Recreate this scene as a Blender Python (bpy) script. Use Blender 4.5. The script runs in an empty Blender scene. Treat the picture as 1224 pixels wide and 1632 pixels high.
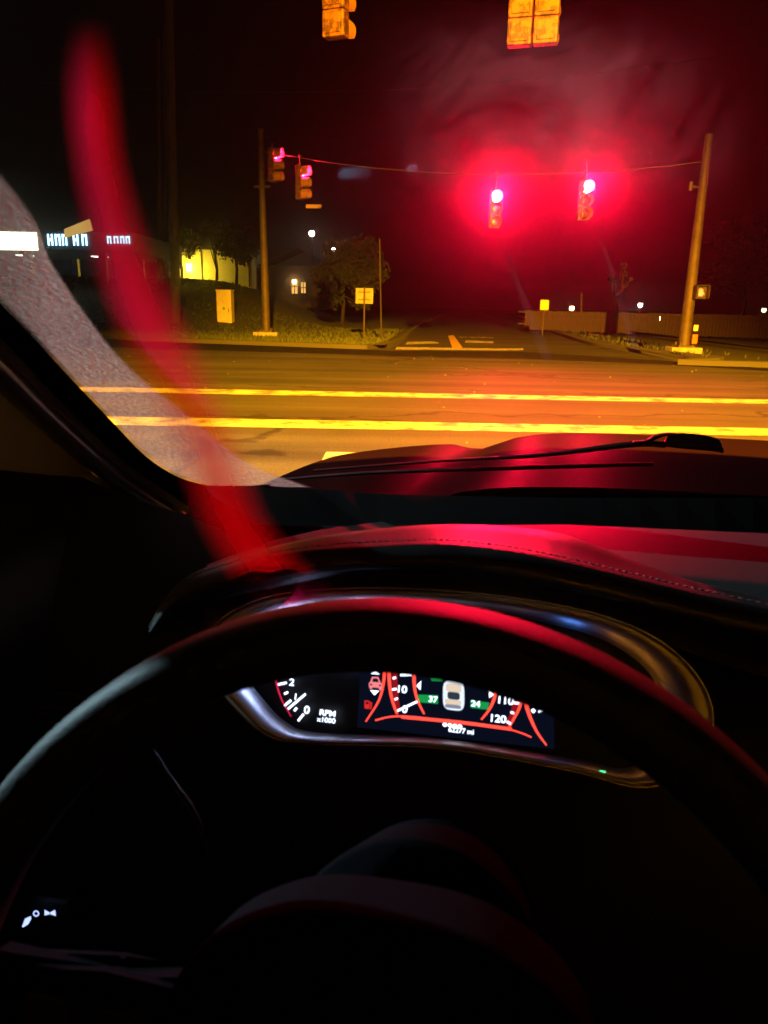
import bpy, bmesh, math, random
from mathutils import Vector, Matrix
random.seed(7)
SC = bpy.context.scene
COL = SC.collection
R_ = math.radians

# ------------------------------------------------------------------ camera
F_PX, PITCH, ROLL, HEAD, EYE = 1224.0, R_(15.13), R_(1.0), R_(11.0), 1.25
cp, sp, cr, sr = math.cos(PITCH), math.sin(PITCH), math.cos(ROLL), math.sin(ROLL)
cam_data = bpy.data.cameras.new('camera')
cam = bpy.data.objects.new('camera', cam_data)
COL.objects.link(cam)
SC.camera = cam
AX = Vector((cr, sr * sp, sr * cp))
AY = Vector((-sr, cr * sp, cr * cp))
AF = Vector((0, cp, -sp))
cam.matrix_world = Matrix(((AX.x, AY.x, -AF.x, 0), (AX.y, AY.y, -AF.y, 0), (AX.z, AY.z, -AF.z, EYE), (0, 0, 0, 1)))
cam_data.sensor_fit = 'AUTO'
cam_data.sensor_width = 36
cam_data.lens = 36 * F_PX / 1632
cam_data.clip_start = 0.01
cam_data.clip_end = 2000
cam_data.dof.use_dof = True
cam_data.dof.focus_distance = 9.0
cam_data.dof.aperture_fstop = 17.0

# ------------------------------------------------------------------ night sky
W = bpy.data.worlds.new('World')
SC.world = W
W.use_nodes = True
nt = W.node_tree
bgn = nt.nodes['Background']
sky = nt.nodes.new('ShaderNodeTexSky')
sky.sky_type = 'NISHITA'
sky.sun_disc = False
sky.sun_elevation = R_(-4)
sky.sun_rotation = R_(160)
nt.links.new(sky.outputs[0], bgn.inputs[0])
bgn.inputs[1].default_value = 0.0015

SC.view_settings.view_transform = 'Standard'
SC.view_settings.look = 'None'
SC.view_settings.exposure = 0.0
SC.view_settings.gamma = 1.0
SC.view_settings.use_curve_mapping = False
SC.render.engine = 'CYCLES'
SC.cycles.use_denoising = True
SC.cycles.max_bounces = 8
SC.cycles.transparent_max_bounces = 16
SC.cycles.sample_clamp_indirect = 4.0

# ------------------------------------------------------------------ pixel helpers (photo pixels -> rays)
def ray(px, py):
    u = (px - 612) / F_PX
    v = (816 - py) / F_PX
    return AX * u + AY * v + AF

def ground(px, py, z=0.0):
    d = ray(px, py)
    t = (z - EYE) / d.z
    return Vector((d.x * t, d.y * t, z))

def atY(px, py, Y):
    d = ray(px, py)
    t = Y / d.y
    return Vector((d.x * t, Y, EYE + d.z * t))

ch, sh = math.cos(HEAD), math.sin(HEAD)
def carray(px, py):
    d = ray(px, py)
    return Vector((d.x * ch - d.y * sh, d.x * sh + d.y * ch, d.z))

def CB(px, py, b):            # point of the car frame at forward distance b
    d = carray(px, py)
    t = b / d.y
    return Vector((d.x * t, b, EYE + d.z * t))

def CZ(px, py, z):
    d = carray(px, py)
    t = (z - EYE) / d.z
    return Vector((d.x * t, d.y * t, z))

def CPL(px, py, p0, n):       # ray meets a plane of the car frame
    d = carray(px, py)
    o = Vector((0, 0, EYE))
    t = (p0 - o).dot(n) / d.dot(n)
    return o + d * t

# ------------------------------------------------------------------ materials
MATS = {}
def mat(name, col=(.5, .5, .5), rough=.6, metal=0.0, emit=None, es=0.0, noise=None, bump=None, spec=.5, sheen=0.0, coat=0.0):
    if name in MATS:
        return MATS[name]
    m = bpy.data.materials.new(name)
    m.use_nodes = True
    t = m.node_tree
    b = t.nodes['Principled BSDF']
    b.inputs['Base Color'].default_value = (*col, 1)
    b.inputs['Roughness'].default_value = rough
    b.inputs['Metallic'].default_value = metal
    b.inputs['Specular IOR Level'].default_value = spec
    b.inputs['Sheen Weight'].default_value = sheen
    b.inputs['Coat Weight'].default_value = coat
    if emit:
        b.inputs['Emission Color'].default_value = (*emit, 1)
        b.inputs['Emission Strength'].default_value = es
    tc = t.nodes.new('ShaderNodeTexCoord')
    if noise:      # (scale, other colour, lo, hi)
        n = t.nodes.new('ShaderNodeTexNoise')
        n.inputs['Scale'].default_value = noise[0]
        n.inputs['Detail'].default_value = 6
        n.inputs['Roughness'].default_value = .65
        t.links.new(tc.outputs['Object'], n.inputs['Vector'])
        rp = t.nodes.new('ShaderNodeValToRGB')
        rp.color_ramp.elements[0].position = noise[2]
        rp.color_ramp.elements[1].position = noise[3]
        rp.color_ramp.elements[0].color = (*col, 1)
        rp.color_ramp.elements[1].color = (*noise[1], 1)
        t.links.new(n.outputs['Fac'], rp.inputs['Fac'])
        t.links.new(rp.outputs['Color'], b.inputs['Base Color'])
    if bump:       # (scale, strength, distance)
        n2 = t.nodes.new('ShaderNodeTexNoise')
        n2.inputs['Scale'].default_value = bump[0]
        n2.inputs['Detail'].default_value = 4
        t.links.new(tc.outputs['Object'], n2.inputs['Vector'])
        bp = t.nodes.new('ShaderNodeBump')
        bp.inputs['Strength'].default_value = bump[1]
        bp.inputs['Distance'].default_value = bump[2]
        t.links.new(n2.outputs['Fac'], bp.inputs['Height'])
        t.links.new(bp.outputs['Normal'], b.inputs['Normal'])
    MATS[name] = m
    return m

def asphalt():
    m = mat('asphalt', (.05, .05, .05), .75, noise=(.35, (.085, .082, .078), .3, .75), bump=(60, .5, .012), spec=.12)
    t = m.node_tree
    b = t.nodes['Principled BSDF']
    tc = [n for n in t.nodes if n.type == 'TEX_COORD'][0]
    # tyre-worn lanes: long streaks along the travel direction
    mp = t.nodes.new('ShaderNodeMapping')
    mp.inputs['Scale'].default_value = (.05, 1.3, 1)
    n = t.nodes.new('ShaderNodeTexNoise')
    n.inputs['Scale'].default_value = 1.0
    n.inputs['Detail'].default_value = 5
    t.links.new(tc.outputs['Object'], mp.inputs['Vector'])
    t.links.new(mp.outputs['Vector'], n.inputs['Vector'])
    n3 = t.nodes.new('ShaderNodeTexNoise')
    n3.inputs['Scale'].default_value = 45
    n3.inputs['Detail'].default_value = 3
    t.links.new(tc.outputs['Object'], n3.inputs['Vector'])
    old = b.inputs['Base Color'].links[0].from_socket
    def mult(a, bsock, lo, hi):
        r = t.nodes.new('ShaderNodeMapRange')
        r.inputs['From Min'].default_value = .3
        r.inputs['From Max'].default_value = .7
        r.inputs['To Min'].default_value = lo
        r.inputs['To Max'].default_value = hi
        t.links.new(bsock, r.inputs['Value'])
        x = t.nodes.new('ShaderNodeVectorMath')
        x.operation = 'MULTIPLY'
        t.links.new(a, x.inputs[0])
        t.links.new(r.outputs['Result'], x.inputs[1])
        return x.outputs[0]
    s = mult(old, n.outputs['Fac'], .6, 1.35)
    s = mult(s, n3.outputs['Fac'], .75, 1.3)
    # sealed cracks
    vo = t.nodes.new('ShaderNodeTexVoronoi')
    vo.feature = 'DISTANCE_TO_EDGE'
    vo.inputs['Scale'].default_value = .33
    mp2 = t.nodes.new('ShaderNodeMapping')
    mp2.inputs['Scale'].default_value = (.25, 1, 1)
    nz = t.nodes.new('ShaderNodeTexNoise')
    nz.inputs['Scale'].default_value = .9
    nz.inputs['Detail'].default_value = 6
    t.links.new(tc.outputs['Object'], nz.inputs['Vector'])
    ad = t.nodes.new('ShaderNodeVectorMath')
    ad.operation = 'ADD'
    t.links.new(tc.outputs['Object'], mp2.inputs['Vector'])
    t.links.new(mp2.outputs['Vector'], ad.inputs[0])
    t.links.new(nz.outputs['Color'], ad.inputs[1])
    t.links.new(ad.outputs[0], vo.inputs['Vector'])
    r2 = t.nodes.new('ShaderNodeMapRange')
    r2.inputs['From Min'].default_value = .004
    r2.inputs['From Max'].default_value = .014
    r2.inputs['To Min'].default_value = .5
    r2.inputs['To Max'].default_value = 1
    t.links.new(vo.outputs['Distance'], r2.inputs['Value'])
    x2 = t.nodes.new('ShaderNodeVectorMath')
    x2.operation = 'MULTIPLY'
    t.links.new(s, x2.inputs[0])
    t.links.new(r2.outputs['Result'], x2.inputs[1])
    t.links.new(x2.outputs[0], b.inputs['Base Color'])
    return m

def sheer(name, col, opacity, trans=.5, edge=False, vfade=.1, bumpy=False, noise=None, gloss=0.0):
    """thin film: mostly transparent, the rest diffuse reflection / transmission"""
    m = bpy.data.materials.new(name)
    m.use_nodes = True
    t = m.node_tree
    t.nodes.clear()
    out = t.nodes.new('ShaderNodeOutputMaterial')
    tr = t.nodes.new('ShaderNodeBsdfTransparent')
    d1 = t.nodes.new('ShaderNodeBsdfDiffuse')
    d2 = t.nodes.new('ShaderNodeBsdfTranslucent')
    d1.inputs['Color'].default_value = (*col, 1)
    d2.inputs['Color'].default_value = (*col, 1)
    mx = t.nodes.new('ShaderNodeMixShader')
    mx.inputs[0].default_value = trans
    t.links.new(d1.outputs[0], mx.inputs[1])
    t.links.new(d2.outputs[0], mx.inputs[2])
    last = mx.outputs[0]
    m2 = t.nodes.new('ShaderNodeMixShader')
    m2.inputs[0].default_value = opacity
    t.links.new(tr.outputs[0], m2.inputs[1])
    t.links.new(last, m2.inputs[2])
    t.links.new(m2.outputs[0], out.inputs['Surface'])
    fac = None
    if edge:       # film thins towards its long edges and ends (UV in 0..1)
        uv = t.nodes.new('ShaderNodeTexCoord')
        sep = t.nodes.new('ShaderNodeSeparateXYZ')
        t.links.new(uv.outputs['UV'], sep.inputs[0])
        def M(op, a, b=None):
            n = t.nodes.new('ShaderNodeMath')
            n.operation = op
            for i, q in enumerate((a, b)):
                if q is None:
                    continue
                if isinstance(q, (int, float)):
                    n.inputs[i].default_value = q
                else:
                    t.links.new(q, n.inputs[i])
            return n.outputs[0]
        def sm(s, lo, hi):
            r = t.nodes.new('ShaderNodeMapRange')
            r.interpolation_type = 'SMOOTHSTEP'
            r.inputs['From Min'].default_value = lo
            r.inputs['From Max'].default_value = hi
            t.links.new(s, r.inputs['Value'])
            return r.outputs['Result']
        x = M('ABSOLUTE', M('SUBTRACT', sep.outputs[0], .5))
        e = sm(x, .5, edge)
        e2 = sm(sep.outputs[1], 0.0, vfade)
        fac = M('MULTIPLY', M('MULTIPLY', e, e2), opacity)
    if noise:
        tc = t.nodes.new('ShaderNodeTexCoord')
        n = t.nodes.new('ShaderNodeTexNoise')
        n.inputs['Scale'].default_value = noise[0]
        n.inputs['Detail'].default_value = 5
        n.inputs['Roughness'].default_value = .7
        t.links.new(tc.outputs['Object'], n.inputs['Vector'])
        r = t.nodes.new('ShaderNodeMapRange')
        r.inputs['From Min'].default_value = .35
        r.inputs['From Max'].default_value = .7
        r.inputs['To Min'].default_value = noise[1]
        r.inputs['To Max'].default_value = noise[2]
        t.links.new(n.outputs['Fac'], r.inputs['Value'])
        if fac is None:
            fac = r.outputs['Result']
        else:
            q = t.nodes.new('ShaderNodeMath')
            q.operation = 'MULTIPLY'
            t.links.new(fac, q.inputs[0])
            t.links.new(r.outputs['Result'], q.inputs[1])
            fac = q.outputs[0]
    if fac is not None:
        t.links.new(fac, m2.inputs[0])
    if bumpy:
        tc = t.nodes.new('ShaderNodeTexCoord')
        n = t.nodes.new('ShaderNodeTexNoise')
        n.inputs['Scale'].default_value = bumpy
        n.inputs['Detail'].default_value = 3
        t.links.new(tc.outputs['Object'], n.inputs['Vector'])
        bp = t.nodes.new('ShaderNodeBump')
        bp.inputs['Strength'].default_value = .9
        bp.inputs['Distance'].default_value = .004
        t.links.new(n.outputs['Fac'], bp.inputs['Height'])
        t.links.new(bp.outputs['Normal'], d1.inputs['Normal'])
        t.links.new(bp.outputs['Normal'], d2.inputs['Normal'])
    return m

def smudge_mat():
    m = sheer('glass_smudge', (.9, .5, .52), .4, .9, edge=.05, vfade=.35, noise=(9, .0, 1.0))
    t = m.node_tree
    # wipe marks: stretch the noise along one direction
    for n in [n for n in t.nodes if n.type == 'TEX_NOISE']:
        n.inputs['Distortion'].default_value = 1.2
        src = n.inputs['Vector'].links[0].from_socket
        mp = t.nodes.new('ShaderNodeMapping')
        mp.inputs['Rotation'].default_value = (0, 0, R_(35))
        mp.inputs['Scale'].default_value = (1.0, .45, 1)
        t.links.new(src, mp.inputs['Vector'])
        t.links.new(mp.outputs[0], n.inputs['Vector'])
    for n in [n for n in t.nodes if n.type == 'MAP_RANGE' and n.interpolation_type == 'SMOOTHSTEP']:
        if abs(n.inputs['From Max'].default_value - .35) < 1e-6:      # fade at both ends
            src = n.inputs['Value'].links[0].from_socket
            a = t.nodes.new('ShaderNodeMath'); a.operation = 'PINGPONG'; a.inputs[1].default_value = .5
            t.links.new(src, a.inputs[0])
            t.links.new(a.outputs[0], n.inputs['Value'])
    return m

def glass_mat(name, refl=.06, rough=.02):
    m = bpy.data.materials.new(name)
    m.use_nodes = True
    t = m.node_tree
    t.nodes.clear()
    out = t.nodes.new('ShaderNodeOutputMaterial')
    tr = t.nodes.new('ShaderNodeBsdfTransparent')
    tr.inputs['Color'].default_value = (.93, .95, .94, 1)
    g = t.nodes.new('ShaderNodeBsdfGlossy')
    g.inputs['Roughness'].default_value = rough
    mx = t.nodes.new('ShaderNodeMixShader')
    mx.inputs[0].default_value = refl
    t.links.new(tr.outputs[0], mx.inputs[1])
    t.links.new(g.outputs[0], mx.inputs[2])
    t.links.new(mx.outputs[0], out.inputs['Surface'])
    return m

def emis(name, col, s):
    if name in MATS:
        return MATS[name]
    m = bpy.data.materials.new(name)
    m.use_nodes = True
    t = m.node_tree
    t.nodes.clear()
    out = t.nodes.new('ShaderNodeOutputMaterial')
    e = t.nodes.new('ShaderNodeEmission')
    e.inputs['Color'].default_value = (*col, 1)
    e.inputs['Strength'].default_value = s
    t.links.new(e.outputs[0], out.inputs['Surface'])
    MATS[name] = m
    return m

# ------------------------------------------------------------------ mesh helpers
def link(name, me, material=None, parent=None, smooth=False):
    o = bpy.data.objects.new(name, me)
    COL.objects.link(o)
    if material and not me.materials:
        me.materials.append(material)
    if parent:
        o.parent = parent
    if smooth:
        for p in me.polygons:
            p.use_smooth = True
    return o

def obj(name, bm, material=None, parent=None, smooth=False, auto=None):
    bmesh.ops.recalc_face_normals(bm, faces=bm.faces[:])
    me = bpy.data.meshes.new(name)
    bm.to_mesh(me)
    bm.free()
    o = link(name, me, material, parent, smooth)
    if auto is not None:
        me.set_sharp_from_angle(angle=R_(auto))
    return o

def empty(name, loc, label=None, cat=None, group=None, rz=0.0):
    o = bpy.data.objects.new(name, None)
    COL.objects.link(o)
    o.location = loc
    o.rotation_euler = (0, 0, rz)
    o.empty_display_size = .2
    tag(o, label, cat, group)
    return o

def tag(o, label=None, cat=None, group=None, kind=None):
    if label: o['label'] = label
    if cat: o['category'] = cat
    if group: o['group'] = group
    if kind: o['kind'] = kind
    return o

def box(bm, c, s, rot=None, bev=0.0):
    r = bmesh.ops.create_cube(bm, size=1)
    vs = r['verts']
    M = Matrix.Translation(Vector(c))
    if rot is not None:
        M = M @ rot.to_4x4()
    bmesh.ops.transform(bm, matrix=M @ Matrix.Diagonal((*s, 1)), verts=vs)
    if bev > 0:
        es = list({e for v in vs for e in v.link_edges})
        bmesh.ops.bevel(bm, geom=es, offset=bev, segments=2, affect='EDGES', profile=.6)

def tube(bm, pts, rad, seg=10, cap=True):
    """tube along points; rad a number or a list"""
    pts = [Vector(p) for p in pts]
    n = len(pts)
    rads = rad if isinstance(rad, (list, tuple)) else [rad] * n
    rings = []
    prev = None
    for i, p in enumerate(pts):
        d = (pts[min(i + 1, n - 1)] - pts[max(i - 1, 0)]).normalized()
        if prev is None:
            x = d.orthogonal().normalized()
        else:
            x = (prev - d * prev.dot(d)).normalized()
        prev = x
        y = d.cross(x)
        rings.append([bm.verts.new(p + (x * math.cos(2 * math.pi * k / seg) + y * math.sin(2 * math.pi * k / seg)) * rads[i]) for k in range(seg)])
    for i in range(n - 1):
        for k in range(seg):
            bm.faces.new((rings[i][k], rings[i][(k + 1) % seg], rings[i + 1][(k + 1) % seg], rings[i + 1][k]))
    if cap:
        bm.faces.new(rings[0][::-1])
        bm.faces.new(rings[-1])

def loft(bm, rows, closed=False, uv=None):
    g = [[bm.verts.new(p) for p in row] for row in rows]
    fs = []
    for i in range(len(g) - 1):
        m = len(g[i])
        for k in range(m if closed else m - 1):
            fs.append(bm.faces.new((g[i][k], g[i][(k + 1) % m], g[i + 1][(k + 1) % m], g[i + 1][k])))
    if uv is not None:
        L = bm.loops.layers.uv.verify()
        idx = {}
        for i, row in enumerate(g):
            for k, v in enumerate(row):
                idx[v] = (k / (len(row) - 1), i / (len(g) - 1))
        for f in fs:
            for l in f.loops:
                l[L].uv = idx[l.vert]
    return g

def lathe(bm, prof, seg=20, M=None):
    rows = [[Vector((r * math.cos(2 * math.pi * k / seg), r * math.sin(2 * math.pi * k / seg), z)) for k in range(seg)] for r, z in prof]
    if M is not None:
        rows = [[M @ v for v in row] for row in rows]
    g = loft(bm, rows, closed=True)
    for end in (0, -1):
        if prof[end][0] > 1e-5:
            try:
                bm.faces.new(g[end])
            except ValueError:
                pass

def interp(tab, x):
    for (x0, y0), (x1, y1) in zip(tab, tab[1:]):
        if x <= x1:
            k = max(0.0, (x - x0) / (x1 - x0))
            return y0 + (y1 - y0) * k
    return tab[-1][1]

def smooth_line(pts, n):
    """Catmull-Rom through 2-D / 3-D points"""
    P = [Vector(p) for p in pts]
    P = [P[0] * 2 - P[1]] + P + [P[-1] * 2 - P[-2]]
    out = []
    m = len(P) - 3
    for i in range(n):
        t = i / (n - 1) * m
        k = min(int(t), m - 1)
        t -= k
        a, b, c, d = P[k], P[k + 1], P[k + 2], P[k + 3]
        out.append(.5 * ((2 * b) + (c - a) * t + (2 * a - 5 * b + 4 * c - d) * t * t + (3 * b - a - 3 * c + d) * t ** 3))
    return out

def text_mesh(s, size, extrude=0.0):
    cu = bpy.data.curves.new('lettering', 'FONT')
    cu.body = s
    cu.size = size
    cu.align_x = 'CENTER'
    cu.align_y = 'CENTER'
    cu.extrude = extrude
    cu.offset = size * .013
    o = bpy.data.objects.new('lettering', cu)
    COL.objects.link(o)
    bpy.context.view_layer.update()
    me = bpy.data.meshes.new_from_object(o.evaluated_get(bpy.context.evaluated_depsgraph_get()))
    bpy.data.objects.remove(o)
    bpy.data.curves.remove(cu)
    return me

# ------------------------------------------------------------------ common materials
M_ASPH = asphalt()
M_CONC = mat('concrete', (.3, .29, .27), .85, noise=(6, (.2, .19, .17), .35, .7), bump=(40, .4, .006))
M_KERB = mat('kerb_stone', (.05, .047, .043), .9, noise=(3, (.05, .047, .04), .35, .7), bump=(40, .4, .006))
M_GRASS = mat('turf', (.035, .05, .015), .9, noise=(3, (.06, .055, .025), .35, .7), bump=(20, 1, .05))
M_BLADE = mat('grass_blade', (.05, .065, .02), .8)
M_PAINT = mat('road_paint', (.6, .57, .5), .6, noise=(3.2, (.17, .16, .14), .46, .62), bump=(50, .3, .004))
M_YPAINT = mat('road_paint_yellow', (.7, .42, .05), .6, noise=(9, (.3, .2, .04), .5, .8))
M_POLE = mat('galvanised_steel', (.075, .055, .045), .65, .3, noise=(5, (.035, .022, .017), .4, .7), bump=(30, .3, .004))
M_WOOD = mat('weathered_wood', (.07, .046, .03), .85, noise=(7, (.035, .024, .016), .35, .7), bump=(25, .5, .01))
M_SIGY = mat('signal_yellow', (.2, .075, .016), .6, noise=(7, (.055, .018, .008), .45, .55), bump=(18, .4, .006))
M_BLACK = mat('matt_black', (.015, .015, .015), .6)
M_ALU = mat('bare_aluminium', (.2, .18, .16), .6, .2, noise=(6, (.12, .105, .09), .4, .7))
M_LEAF = mat('leaf', (.03, .042, .012), .7, spec=.2)
M_BARK = mat('bark', (.03, .022, .016), .9, bump=(14, .8, .03))
RED = (1.0, .0028, .036)
M_RED = emis('lit_red_lens', (1, .006, .03), 2500)
M_RED_SIDE = emis('lit_red_lens_side', RED, 1400)
M_LENS_OFF = mat('unlit_lens', (.02, .016, .01), .25)
M_WARM = emis('warm_bulb', (1, .62, .22), 60)
M_WHITEB = emis('white_bulb', (1, .93, .72), 40)

# ------------------------------------------------------------------ ground, streets
DZ = -0.0235   # slope of the cross street in plan (dy per dx), read from the crossing lines
def sheet(name, pts, z, material, kind='structure'):
    bm = bmesh.new()
    bm.faces.new([bm.verts.new((p[0], p[1], z)) for p in pts])
    o = obj(name, bm, material)
    if kind: tag(o, kind=kind)
    return o

sheet('ground', [(-600, -600), (600, -600), (600, 700), (-600, 700)], -.02, M_GRASS)

# far kerb line of the cross street, from its pixels
KL = [ground(-150, 528), ground(100, 535), ground(220, 543), ground(430, 551), ground(560, 556), ground(622, 556)]
kerb_l_y = lambda x: interp([(p.x, p.y) for p in KL], x)
kr0 = ground(1060, 574)
kr1 = ground(1224, 586)
far_l, far_r = KL[0], kr1
sheet('road', [(-70, -30), (70, -30), (70, kr1.y - 2), (kr1.x, kr1.y), (kr0.x, kr0.y), (KL[-1].x, KL[-1].y)] + [(p.x, p.y) for p in KL[-2::-1]] + [(-70, KL[0].y + 2)], 0.0, M_ASPH)

# side street going away
SL = [ground(622, 556), ground(640, 546), ground(655, 532), ground(672, 519), ground(700, 506), ground(716, 499)]
SR = [ground(1060, 574), ground(975, 556), ground(925, 546), ground(872, 528), ground(820, 510), ground(772, 499)]
bm = bmesh.new()
n = 26
sl = smooth_line(SL, n)
srr = smooth_line(SR, n)
loft(bm, [[Vector((a.x, a.y, .003)), Vector(((a.x + b.x) / 2, (a.y + b.y) / 2, .003)), Vector((b.x, b.y, .003))] for a, b in zip(sl, srr)])
tag(obj('side_street', bm, M_ASPH), kind='structure')

def kerb(name, line, side, w=.16, h=.13):
    """a kerb with vertical face; side +1 = left of travel is the verge"""
    bm = bmesh.new()
    rows = []
    for i, p in enumerate(line):
        d = (line[min(i + 1, len(line) - 1)] - line[max(0, i - 1)])
        d = Vector((d.x, d.y, 0)).normalized()
        nrm = Vector((-d.y, d.x, 0)) * side
        q = Vector((p.x, p.y, 0))
        rows.append([q + Vector((0, 0, -.05)), q + Vector((0, 0, h - .02)), q + nrm * .025 + Vector((0, 0, h)), q + nrm * w + Vector((0, 0, h)), q + nrm * w + Vector((0, 0, -.05))])
    loft(bm, rows)
    o = obj(name, bm, M_KERB)
    return tag(o, kind='structure')

line_left = smooth_line(KL[:-1] + [SL[0] + Vector((-.5, .05, 0)), SL[1]] + SL[2:], 44)
kerb('kerb_left', line_left, 1)
line_right = smooth_line([kr1 + Vector((25, 0, 0)) + Vector((0, -1.0, 0)), kr1, kr0 + Vector((1.2, -.1, 0))] + SR[1:], 44)
kerb('kerb_right', line_right, -1)

# verges, a hand's breadth above the road
def verge(name, line, side, far):
    bm = bmesh.new()
    rows = []
    for i, p in enumerate(line):
        d = (line[min(i + 1, len(line) - 1)] - line[max(0, i - 1)])
        d = Vector((d.x, d.y, 0)).normalized()
        nrm = Vector((-d.y, d.x, 0)) * side
        q = Vector((p.x, p.y, .115)) + nrm * .15
        rows.append([q, Vector((far(q).x, far(q).y, .115))])
    loft(bm, rows)
    o = obj(name, bm, M_GRASS)
    return tag(o, kind='structure')

def hill_z(x, y):
    """embankment to the left, falling to the street corner"""
    a = max(0.0, min(1.0, (y - 30.5) / 12))
    b = max(0.0, min(1.0, (-1.5 - x * 1.0 - (y - 30) * .06) / 7))
    a = a * a * (3 - 2 * a)
    b = b * b * (3 - 2 * b)
    return .1 + 2.1 * a * b + .05 * math.sin(x * 1.3 + y) * a * b

bm = bmesh.new()
rows = []
for j in range(40):
    row = []
    for i in range(60):
        x = -46 + i * .78
        y0 = kerb_l_y(min(x, KL[-1].x)) + .14
        y = y0 + (j / 39) ** 1.4 * 60
        # stay left of the side street
        lim = interp([(p.y, p.x) for p in sl], y) - .16
        xx = min(x, lim)
        row.append((xx, y, hill_z(xx, y) + random.uniform(-.012, .012)))
    rows.append(row)
loft(bm, rows)
bmesh.ops.remove_doubles(bm, verts=bm.verts[:], dist=.002)
tag(obj('verge_left', bm, M_GRASS, smooth=True), kind='structure')
bm = bmesh.new()
rows = []
for j in range(30):
    row = []
    for i in range(50):
        x = 45 - i * .85
        k = j / 29
        pr = [(p.x, p.y) for p in reversed(line_right)]
        yb = interp(sorted(pr), x) if x < 60 else kr1.y
        y = yb + .15 + k ** 1.5 * 60
        lim = interp([(p.y, p.x) for p in srr], y) + .16
        xx = max(x, lim)
        row.append((xx, y, .1 + random.uniform(-.012, .012) + .3 * max(0, min(1, (y - 40) / 20))))
    rows.append(row)
loft(bm, rows)
bmesh.ops.remove_doubles(bm, verts=bm.verts[:], dist=.002)
tag(obj('verge_right', bm, M_GRASS, smooth=True), kind='structure')

# sidewalk strip on the far left corner
# grass blades on the near parts of both verges
def grass(name, spots, label):
    vs, fs = [], []
    for (x, y, z) in spots:
        for _ in range(3):
            a = random.uniform(0, 6.28)
            h = random.uniform(.04, .13)
            dx, dy = math.cos(a) * .015, math.sin(a) * .015
            lx, ly = random.uniform(-.05, .05), random.uniform(-.05, .05)
            k = len(vs)
            vs += [(x - dx, y - dy, z), (x + dx, y + dy, z), (x + lx, y + ly, z + h)]
            fs.append((k, k + 1, k + 2))
    me = bpy.data.meshes.new(name)
    me.from_pydata(vs, [], fs)
    o = link(name, me, M_BLADE)
    return tag(o, label, 'grass', kind='stuff')
sp1 = []
for _ in range(9000):
    x = random.uniform(-20, 1.0)
    y = kerb_l_y(x) + .3 + random.random() ** 1.6 * 14
    if x < interp([(p.y, p.x) for p in sl], y) - .4:
        sp1.append((x, y, hill_z(x, y) - .01))
grass('grass', sp1, 'short dark grass on the verge around the left signal pole')
sp2 = []
for _ in range(9000):
    x = random.uniform(3, 24)
    pr = sorted([(p.x, p.y) for p in line_right])
    y = interp(pr, x) + .3 + random.random() ** 1.6 * 16
    if x > interp([(p.y, p.x) for p in srr], y) + .4:
        sp2.append((x, y, .1))
grass('grass', sp2, 'short dark grass on the verge around the leaning right pole')

# ------------------------------------------------------------------ painted markings
def strip_px(name, top, bot, z, material, label):
    """painted strip between two pixel lines on the road"""
    bm = bmesh.new()
    a = [ground(*p, z) for p in top]
    b = [ground(*p, z) for p in bot]
    loft(bm, [a, b])
    o = obj(name, bm, material)
    return tag(o, kind='structure')
def ln(y0, y1, xs=(-700, 1900)):
    # straight line through the pixels (300,y0) and (1224,y1)
    return [(x, y0 + (y1 - y0) * (x - 300) / 924) for x in xs]
strip_px('crosswalk_line', ln(619.5, 637), ln(627, 643.5), .004, M_PAINT, '')
strip_px('crosswalk_line', ln(666, 682.5), ln(679, 694.5), .004, M_PAINT, '')
strip_px('stop_line', [(520, 720), (900, 727)], [(498, 762), (900, 768)], .004, M_PAINT, '')
strip_px('far_stop_line', [(632, 553), (800, 555.5), (834, 555)], [(630, 557), (800, 558.5), (834, 558)], .008, M_PAINT, '')
strip_px('far_marking', [(649, 544.6), (688, 544), (699, 545.5)], [(646, 549), (690, 547.5), (699, 547.3)], .008, M_PAINT, '')
strip_px('far_marking', [(742, 542.5), (786, 544)], [(741, 546), (787, 547)], .008, M_PAINT, '')
strip_px('centre_line', [(714, 535), (723, 534)], [(721, 555), (738, 555)], .009, M_YPAINT, '')
o = link('lane_lettering', text_mesh('ONLY', 1.0), M_PAINT)
c = ground(757, 537.5, .009)
o.location = c
o.rotation_euler = (0, 0, math.pi + .1)
o.scale = (.55, 1.6, 1)
tag(o, kind='structure')

# dark strip along the far kerb: its shadow band put in as colour
strip_px('kerb_shade', [(-150, 528.5), (100, 535.5), (220, 543.5), (430, 551.5), (560, 556.5), (622, 559), (834, 560.5), (1060, 575), (1224, 587), (1500, 604)], [(-150, 545), (100, 549), (220, 555), (430, 561), (560, 565), (622, 567), (834, 572), (1060, 581), (1224, 591), (1500, 607)], .005, mat('kerb_shade_dark', (.012, .011, .01), .8, noise=(2, (.03, .028, .026), .4, .75), spec=.1), '')
# pebbles and litter on the road
bm = bmesh.new()
for _ in range(70):
    x = random.uniform(-7, 12)
    y = random.uniform(7, 20)
    s = random.uniform(.006, .02)
    bmesh.ops.create_icosphere(bm, subdivisions=1, radius=s, matrix=Matrix.Translation((x, y, s * .6)) @ Matrix.Diagonal((1, 1.3, .6, 1)))
tag(obj('gravel', bm, mat('pale_grit', (.2, .19, .17), .8)), 'loose pale grit scattered on the crossing asphalt', 'gravel', kind='stuff')

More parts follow.
